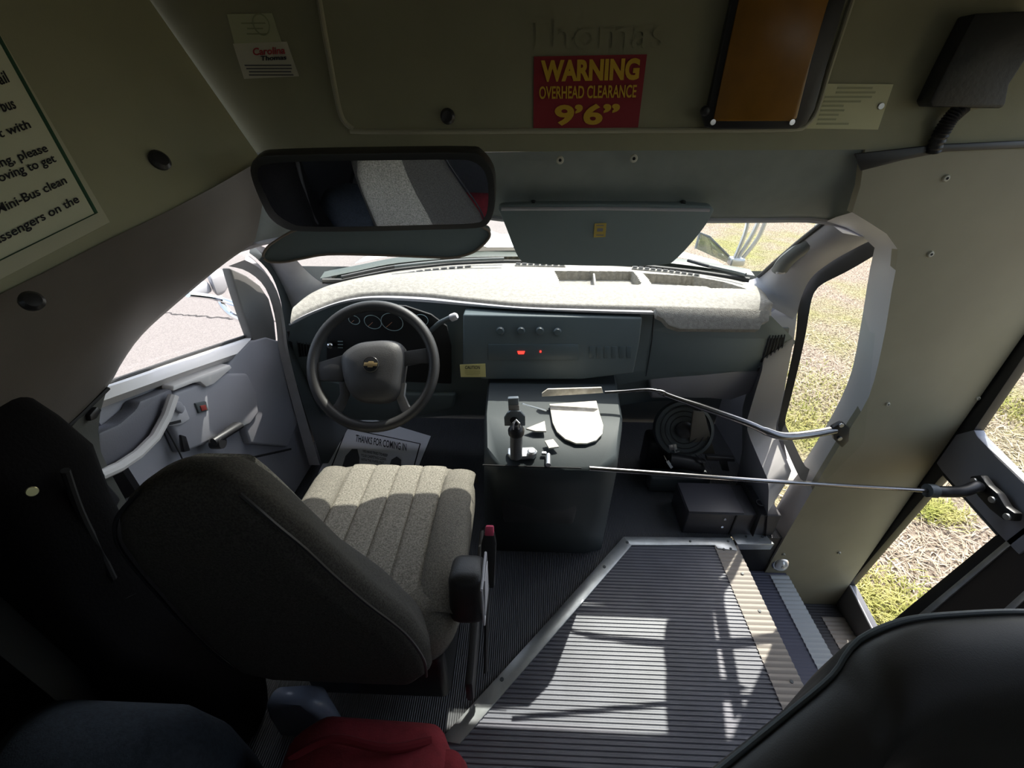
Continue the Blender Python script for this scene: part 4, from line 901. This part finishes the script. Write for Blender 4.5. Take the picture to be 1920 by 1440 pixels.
# black cable cover
kb_ = thing('cable_cover', Yp(1810, 120, YF), 'black flat cable cover with corrugated conduit at the top right', 'cable cover')
MB().prism([Yp(u, v, YF-.001) for u, v in ((1795, 32), (1925, 26), (1890, 110), (1858, 160), (1852, 195), (1846, 203), (1720, 200), (1716, 190), (1745, 130))], (0, -.04, 0), .008).build('cover_box', mat('cable_black', (.016, .017, .017), .55, bump=.2, bscale=120), kb_)
cps = spline([Yp(1806, 200, YF-.02), Yp(1792, 212, YF-.022), Yp(1778, 228, YF-.02), Yp(1765, 250, YF-.015), Yp(1748, 285, YF-.006)], 8)
MB().tube(cps, [.013+.0022*(i % 2) for i in range(len(cps))], 12).build('conduit', BLACK, kb_)
MB().prism([Yp(u, v, YF-.002) for u, v in ((1600, 288), (1760, 270), (1940, 262), (1940, 276), (1770, 284), (1690, 300), (1612, 320))], (0, -.006, 0), .002).build('dark_edge_strip', BLACK, kb_)  # black strip along the boundary of cream and tan panels
# plugs and screws
def plug(u, v, p, n, r, lab):
    o = MB().lathe(p, n, [(r*.6, -.002), (r, 0), (r*1.02, .006), (r*.7, .011), (r*.2, .012)], 20).build('hole_plug', BLACK); tag(o, lab, 'plug', 'black plastic plugs')
plug(840, 218, Yp(840, 218, YS), (0, -1, 0), .015, 'round black plug on the cream cover panel left of the warning sticker')
plug(298, 302, Lp(298, 302), NL, .017, 'black plug on the cream side panel right of the rules notice')
plug(42, 583, Lp(42, 583)+NL*.045, NL, .013, 'dark plug on the arch moulding under the rules notice')
plug(1648, 80, Yp(1321, 208, YF-.034), (0, -1, 0), .009, 'black knob on the lower left corner of the amber light frame')
def screw(p, n, r, lab, grp):
    root = MB().lathe(p, n, [(r, -.001), (r, .002), (r*.8, .0045), (r*.5, .005)], 18).build('screw', SCREWP); tag(root, lab, 'screw', grp)
    MB().disc(Vector(p)+Vector(n).normalized()*.0048, n, r*.4, .0008, 8).build('drive_recess', BLACKM, root)
screw(Yp(1050, 300, YB-.010), (0, -1, 0), .0085, 'left pale screw of the pair on the header under the warning sticker', 'header screws')
screw(Yp(1188, 297, YB-.010), (0, -1, 0), .0085, 'right pale screw of the pair on the header under the warning sticker', 'header screws')
for u, v, lab in ((1773, 334, 'topmost screw on the tan panel, under the black cable cover'), (1744, 476, 'screw on the tan panel right of the side window top'),
                  (1833, 746, 'screw on the tan panel close to the entry door post'), (1664, 757, 'small screw on the tan panel beside the grab rail bracket'),
                  (1573, 1036, 'lowest right screw on the tan panel by the door post'), (1469, 1039, 'screw at the lower left corner of the tan panel above the step light')):
    screw(Yp(u, v, YB), (0, -1, 0), .0075 if v < 500 else .006, lab, 'tan panel screws')
# stickers on the left of the bulkhead
na = thing('inspection_sticker', Yp(472, 50, YF), 'faded greenish sticker with faint print, above the red and black one', 'sticker')
MB().prism([Yp(u, v, YF-.001) for u, v in ((426, 27), (510, 25), (528, 78), (440, 82))], (0, -.0008, 0)).build('sticker_sheet', mat('faded_sticker', (.50, .52, .34), .7), na)
for i in range(3):
    a, b_ = Yp(450+4*i, 44+10*i, YF-.002), Yp(500+3*i, 43+10*i, YF-.002); MB().box((a+b_)/2, ((b_-a).length*(.9, .6, .8)[i], .0006, .002)).build('text_line', mat('faint_green', (.28, .30, .18), .7), na)
MB().torus(Yp(490, 46, YF-.002), (0, 1, 0), .016, .0012, 24, 4).build('seal_mark', mat('faint_green', (.28, .30, .18), .7), na)
nb = thing('dealer_sticker', Yp(505, 110, YF), 'pale sticker with red and black lettering on the bulkhead left of the cover', 'sticker')
MB().prism([Yp(u, v, YF-.0012) for u, v in ((437, 82), (538, 78), (561, 143), (458, 148))], (0, -.0008, 0)).build('sticker_sheet', mat('sticker_white', (.62, .60, .50), .7), nb)
lettering('lettering', 'Carolina', Yp(475, 104, YF-.0025), Yp(535, 101, YF-.0025), Yp(474, 90, YF-.0025), RED, nb, .0004, .02)
lettering('lettering', 'Thomas', Yp(489, 114, YF-.0025), Yp(537, 112, YF-.0025), Yp(489, 105, YF-.0025), INK, nb, .0004, .02)
for i in range(4):
    a, b_ = Yp(459+2*i, 124+6*i, YF-.0025), Yp(546+2*i, 121+6*i, YF-.0025)
    MB().box((a+b_)/2, ((b_-a).length*(1, .97, .9, .95)[i], .0005, .0022)).build('text_line', GINK, nb)
# rules notice on the left side panel
rn = thing('rules_notice', Lp(60, 280), 'white passenger rules notice with green border on the cream side panel', 'notice')
def LQ(u, v, o=.002): return Lp(u, v)+NL*o
tr, br_, bl = Lp(-20, 45), Lp(178, 402), Lp(-200, 588)
tl = bl+(tr-br_)
MB().prism([LQ(-25, 25), Lp(205, 418)+NL*.002, Lp(-220, 640)+NL*.002, Lp(-220, 640)+(Lp(-25, 25)-Lp(205, 418))+NL*.002], NL*.001).build('laminate', mat('laminate', (.60, .60, .46), .25), rn)
MB().prism([p+NL*.004 for p in (tr, br_, bl, tl)], NL*.0008).build('notice_sheet', mat('notice_paper', (.72, .74, .56), .5), rn)
for a, b_ in ((tr, br_), (br_, bl)): MB().tube([a+NL*.0055, b_+NL*.0055], .0026, 4, r2=.0006).build('border_line', GREEN, rn, 0)
def nl(s, u0, v0, u1, v1, h):
    a, b_ = LQ(u0, v0, .0055), LQ(u1, v1, .0055); up_ = (tr-br_).normalized()
    lettering('lettering', s, a, b_, a+up_*h, INK, rn, .0004, .012)
for txt, u0, v0, u1, v1 in (('Please hold the rail', -160, 222, 17, 158), ('No food or drink on the bus', -230, 286, 30, 207), ('Boys and girls sit with', -190, 333, 60, 248),
        ('When departing, please', -150, 374, 92, 292), ('no pushing or shoving to get', -180, 418, 107, 311), ('Please keep the Mini-Bus clean', -190, 497, 127, 351), ('No more than 14 passengers on the', -250, 596, 150, 386)):
    nl(txt, u0, v0, u1, v1, .0155)

# ================================================================== MIRROR AND VISORS
M0 = V(-.30, .88, 1.208)
MN = ((EYE-M0).normalized() + (V(-.50, .52, .80)-M0).normalized()).normalized()
rm = thing('rear_view_mirror', M0, 'wide black-framed rear view mirror showing grey seats, under the header', 'mirror')
def MP(u, v, o=0.0): return Pp(u, v, M0, MN)+MN*o
gl_ = [(484, 320), (498, 308), (560, 303), (720, 300), (850, 299), (885, 302), (906, 318), (915, 345), (915, 385), (908, 408), (888, 418), (800, 421), (680, 424), (572, 424), (540, 415), (515, 396), (497, 362), (486, 338)]
hs = [(468, 315), (480, 298), (520, 292), (720, 288), (870, 287), (900, 293), (922, 320), (928, 350), (927, 392), (916, 420), (892, 430), (800, 433), (680, 436), (565, 436), (528, 428), (503, 408), (484, 372), (471, 338)]
MB().prism(spline([MP(u, v, -.002) for u, v in hs], 3, True), -MN*.028, .004).build('housing', mat('mirror_black', (.03, .031, .031), .45), rm)
MB().prism(spline([MP(u, v, -.0025) for u, v in gl_], 3, True), MN*.0035).build('mirror_glass', MIRROR, rm, 10)
MB().tube([MP(700, 330, -.03), V(-.26, 1.0, 1.235), V(-.26, 1.082, 1.25)], .016, 12).build('mirror_arm', BLACK, rm)
VI = mat('visor_vinyl', (.24, .29, .29), .6, bump=.15, bscale=500)
sv = thing('sun_visor', Yp(700, 450, 1.12), 'grey driver sun visor folded down behind the rear view mirror', 'sun visor', 'sun visors')
vo = [(494, 482), (497, 470), (512, 455), (560, 430), (640, 420), (860, 415), (908, 428), (918, 436), (917, 446), (905, 460), (885, 474), (850, 483), (800, 482), (700, 478), (615, 477), (570, 484), (535, 491), (505, 491)]
MB().prism(spline([Yp(u, v, 1.0) for u, v in vo], 3, True), (0, .022, .004), .007, 3).build('visor_pad', VI, sv)
MB().tube(spline([Yp(u, v, .997) for u, v in vo], 4, True), .0028, 6).build('piping', mat('piping_tan', (.33, .27, .22), .6), sv)
MB().tube([Yp(560, 432, 1.01), Yp(600, 400, 1.08)], .006, 8).build('pivot_rod', BLACK, sv)
sv2 = thing('sun_visor', Yp(1130, 440, 1.12), 'wide blue-grey passenger sun visor with a yellow label, right of the mirror', 'sun visor', 'sun visors')
v2 = [(936, 388), (980, 384), (1130, 383), (1300, 385), (1336, 390), (1334, 404), (1318, 430), (1290, 464), (1266, 488), (1250, 496), (1200, 499), (1120, 499), (1040, 497), (990, 494), (974, 486), (962, 462), (950, 430), (940, 405)]
MB().prism(spline([Yp(u, v, 1.12) for u, v in v2], 3, True), (0, .024, .004), .006, 3).build('visor_pad', VI, sv2)
MB().tube([Yp(u, v, 1.117) for u, v in ((940, 392), (1130, 391), (1330, 394))], .004, 8).build('top_bead', LGREY, sv2)
MB().tube([Yp(1000, 386, 1.13), Yp(1000, 375, 1.17)], .008, 8).build('visor_mount', BLACK, sv2); MB().tube([Yp(1280, 386, 1.13), Yp(1280, 376, 1.17)], .008, 8).build('visor_mount', BLACK, sv2)
vl = thing('visor_label', Yp(1125, 432, 1.118), 'tiny yellow label on the blue-grey passenger sun visor', 'label')
MB().prism([Yp(u, v, 1.1185) for u, v in ((1115, 419), (1137, 418), (1135, 444), (1113, 445))], (0, -.0015, 0)).build('label_sheet', mat('visor_yellow', (.70, .52, .12), .5), vl)
MB().prism([Yp(u, v, 1.1165) for u, v in ((1120, 428), (1131, 428), (1130, 434), (1119, 434))], (0, -.0006, 0)).build('printed_box', mat('print_grey', (.30, .28, .30), .6), vl)
for v in (422, 440): MB().prism([Yp(u, w_, 1.1165) for u, w_ in ((1118, v), (1132, v), (1132, v+1.6), (1118, v+1.6))], (0, -.0006, 0)).build('text_line', mat('print_grey', (.30, .28, .30), .6), vl)

# right pillar grab handle
gh = thing('pillar_handle', Xp(1500, 460, .86), 'grey grab handle on the right windshield pillar', 'handle')
hp = spline([Yp(1546, 424, 1.25), Yp(1530, 446, 1.27), Yp(1500, 468, 1.31), Yp(1475, 488, 1.35), Yp(1462, 506, 1.39)], 6)
MB().tube(hp, .024, 14, r2=.016).build('grip', DGREY, gh)
for a in (hp[1], hp[-2]): MB().box(a, (.03, .03, .03), None, .008).build('end_cap', LGREY, gh)

# ================================================================== OUTSIDE AHEAD: hood, cowl, wipers, right cross-view mirror
rows = []
for y, hw, z in ((1.98, .80, .772), (2.1, .80, .765), (2.3, .77, .735), (2.6, .72, .68), (2.85, .66, .60), (2.95, .62, .50), (2.98, .60, .30)):
    rows.append([V(.05+hw*s, y - .06*abs(s)**3*2, z + .045*(1-abs(s)**2.5) + (.02 if .30 < abs(s) < .5 else 0)) for s in [i/14-1 for i in range(29)]])
hd_ = sheet(rows, 'hood', WHITEP, None); tag(hd_, 'white van hood beyond the windshield', 'hood')
rows = []
cw = resample([p+V(0, 0, 0) for p in base[6:]], 30) if False else None
mb = MB()
bs = resample(spline([Zp(u, v, .79) for u, v in ((600, 522), (660, 510), (740, 494), (850, 484), (950, 481), (1080, 482), (1200, 488), (1310, 500), (1415, 517))], 6), 40)
cw = sheet([bs, [p+V(0, .05, .010) for p in bs], [p+V(0, .095, .0) for p in bs], [p+V(0, .10, -.05) for p in bs]], 'cowl', mat('cowl_plastic', (.05, .065, .055), .5, bump=.2), None)
tag(cw, 'dark green-grey cowl strip between windshield and white hood', 'cowl')
for nm, pts_, lab in (('wiper', ((640, 520), (740, 500), (850, 489), (945, 485)), 'wiper lying on the windshield base ahead of the steering wheel'), ('wiper', ((1290, 488), (1330, 499), (1380, 510), (1398, 515)), 'wiper lying on the windshield base at the right end')):
    wp = thing(nm, Zp(*pts_[0], .83), lab, 'wiper', 'windshield wipers')
    MB().tube(spline([Zp(u, v, .83) for u, v in pts_], 6), .007, 8).build('blade', BLACK, wp)
    MB().tube(spline([Zp(u, v, .845) for u, v in pts_[1:]], 6), .006, 8).build('arm', DGREY, wp)
xm = thing('hood_mirror', Yp(1378, 492, 2.15), 'hood mirror on thin steel tube legs outside the right of the windshield', 'mirror')
for p_ in (((1376, 488), (1396, 440), (1402, 410), (1398, 380)), ((1378, 492), (1405, 450), (1424, 410), (1430, 380)), ((1386, 492), (1420, 448), (1436, 412), (1444, 380))):
    MB().tube(spline([Yp(u, v, 2.15) for u, v in p_], 5), .010, 8).build('tube_leg', STEEL, xm)
MB().box(Yp(1380, 490, 2.15), (.07, .05, .04), None, .01).build('foot', STEEL, xm)
MB().prism([Yp(u, v, 2.2) for u, v in ((1304, 466), (1312, 436), (1330, 444), (1372, 486), (1370, 496))], (0, .01, 0), .003).build('deflector', glass_mat('smoke_plastic', (.45, .50, .48), .1), xm)
MB().tube([Yp(u, v, 2.19) for u, v in ((1304, 466), (1312, 436), (1330, 444), (1372, 486))], .006, 6).build('deflector_edge', DGREY, xm)

# ================================================================== DARK CORNER BEHIND THE DRIVER SEAT
from mathutils import noise as _n
def lump(name, rings, m, par=None, amp=.02, sc=9):
    rr = [[p+V(_n.noise(p*sc), _n.noise(p*sc+V(3, 1, 7)), _n.noise(p*sc+V(9, 5, 2)))*amp for p in r] for r in rings]
    return MB().loft(rr).build(name, m, par, 80)
JR = []
for z, R in ((1.00, -.81), (.975, -.77), (.93, -.728), (.87, -.715), (.75, -.74), (.62, -.768), (.45, -.76), (.25, -.68), (.08, -.645), (.02, -.66)):
    JR.append((z, (R-.868)/2, .465, (R+.868)/2, .095 if z < 1.01 else .05))
jk = thing('hanging_jacket', (-.76, .4, .2), 'black jacket hanging on the left wall behind the driver seat', 'jacket')
lump('jacket_body', [rring(cx, cy, z, hw, hd, min(hw, hd)*.9, 5) for z, cx, cy, hw, hd in JR], JACK, jk)
MB().tube(spline([Xp(122, 882, -.70), Xp(150, 960, -.73), Xp(190, 1040, -.76), Xp(212, 1085, -.77)], 5), .006, 8).build('lapel', mat('lapel', (.015, .015, .016), .8), jk)
MB().disc(Xp(60, 921, -.66), (.8, -.5, .3), .0065, .004, 16).build('snap_button', mat('brass', (.55, .50, .25), .35, metal=.8), jk)
sb = thing('shoulder_belt', Xp(120, 890, -.85), 'dark shoulder belt on the left pillar beside the driver seat back', 'seat belt')
MB().tube(spline([Xp(165, 898, -.86), Xp(185, 930, -.85), Xp(200, 975, -.83), Xp(215, 1040, -.80), Xp(240, 1120, -.77)], 6), .024, 8, r2=.002).build('webbing', BELT, sb)
MB().prism([Xp(u, v, -.865) for u, v in ((145, 900), (175, 893), (212, 935), (190, 975), (160, 960))], (.02, 0, 0), .006).build('belt_guide', BLACK, sb)
MB().prism([Xp(u, v, -.868) for u, v in ((158, 778), (172, 762), (182, 768), (172, 784), (160, 790))], (.012, 0, 0), .003).build('belt_anchor', BLACK, sb)
bb = thing('blue_coat', (-.72, .25, .1), 'dark blue coat folded on the floor at the lower left, beneath the black jacket', 'coat')
lump('coat_folds', [rring(-.72, .25, z, hw, hd, .07, 6) for z, hw, hd in ((.02, .19, .10), (.15, .20, .115), (.30, .19, .115), (.42, .17, .10), (.47, .12, .06))], BLUEC, bb, .035, 7)
rcl = thing('red_bag', (-.3, .25, .0), 'crumpled red cloth bag on the floor right behind the driver seat', 'bag')
lump('bag_body', [rring(-.29, .21, z, hw, hd, .05, 6) for z, hw, hd in ((.01, .16, .17), (.10, .165, .175), (.20, .16, .172), (.27, .155, .165), (.30, .14, .15))], REDC, rcl, .022, 11)
lump('bag_flap', [rring(-.16, .23, z, hw, hd, .03, 6) for z, hw, hd in ((.16, .05, .10), (.22, .06, .11), (.285, .055, .105), (.295, .04, .08))], REDC, rcl, .012, 14)
MB().tube(spline([V(-.44, .30, .30), V(-.36, .33, .318), V(-.25, .32, .315), V(-.17, .34, .30)], 6), .008, 8).build('bag_seam', mat('red_dark', (.20, .012, .02), .9), rcl)
pb2 = thing('plastic_bag', (-.5, .5, .1), 'pale blue crumpled plastic bag poking out under the driver seat back', 'bag')
lump('bag_film', [rring(-.53, .452, z, hw, hd, .025, 6) for z, hw, hd in ((.02, .08, .022), (.10, .08, .026), (.16, .07, .024), (.19, .045, .016))], PLASTIC_BAG, pb2, .010, 22)

# ================================================================== GRASS AND STRAW OUTSIDE THE RIGHT SIDE
GV = []; GF = []; GM = []
def blades(mi, n, spots, hmin, hmax, lean):
    for i in range(n):
        cx, cy, rx, ry = random.choice(spots)
        x = random.gauss(cx, rx); y = random.gauss(cy, ry)
        if x < 1.5: continue
        h = random.uniform(hmin, hmax); a = random.uniform(0, 6.283); wd = random.uniform(.002, .005)
        dx, dy = math.cos(a), math.sin(a); ln = random.uniform(.3, lean)*h
        k = len(GV); p = V(x, y, GZ); q = V(-dy, dx, 0)*wd
        GV.extend([p-q, p+q, p+V(dx*ln*.4, dy*ln*.4, h*.6)+q*.7, p+V(dx*ln*.4, dy*ln*.4, h*.6)-q*.7, p+V(dx*ln, dy*ln, h)])
        GF.extend([[k, k+1, k+2, k+3], [k+3, k+2, k+4]]); GM.extend([mi, mi])
def gz(u, v): p = Zp(u, v, GZ); return p.x, p.y
blades(0, 4600, [(*gz(1620, 1120), .12, .10), (*gz(1700, 1150), .12, .10), (*gz(1530, 730), .35, .25), (*gz(1520, 800), .2, .2), (*gz(1750, 960), .07, .05), (*gz(1900, 770), .2, .15)], .02, .05, 2.2)
blades(1, 6500, [(*gz(1750, 1050), .35, .3), (*gz(1900, 850), .4, .35), (*gz(1560, 650), .6, .5), (*gz(1640, 1000), .3, .3), (*gz(1530, 730), .35, .25)], .008, .03, 5)
o = raw('dry_grass', GV, GF, mat('grass_green', (.30, .31, .055), .8, col2=(.47, .42, .14), nscale=6), None, 0, False)
o.data.materials.append(mat('straw', (.62, .52, .38), .85, col2=(.40, .31, .22), nscale=8))
o.data.polygons.foreach_set('material_index', GM)
tag(o, 'short green grass and dry straw on the gravel outside the entry door', 'grass'); o['kind'] = 'stuff'
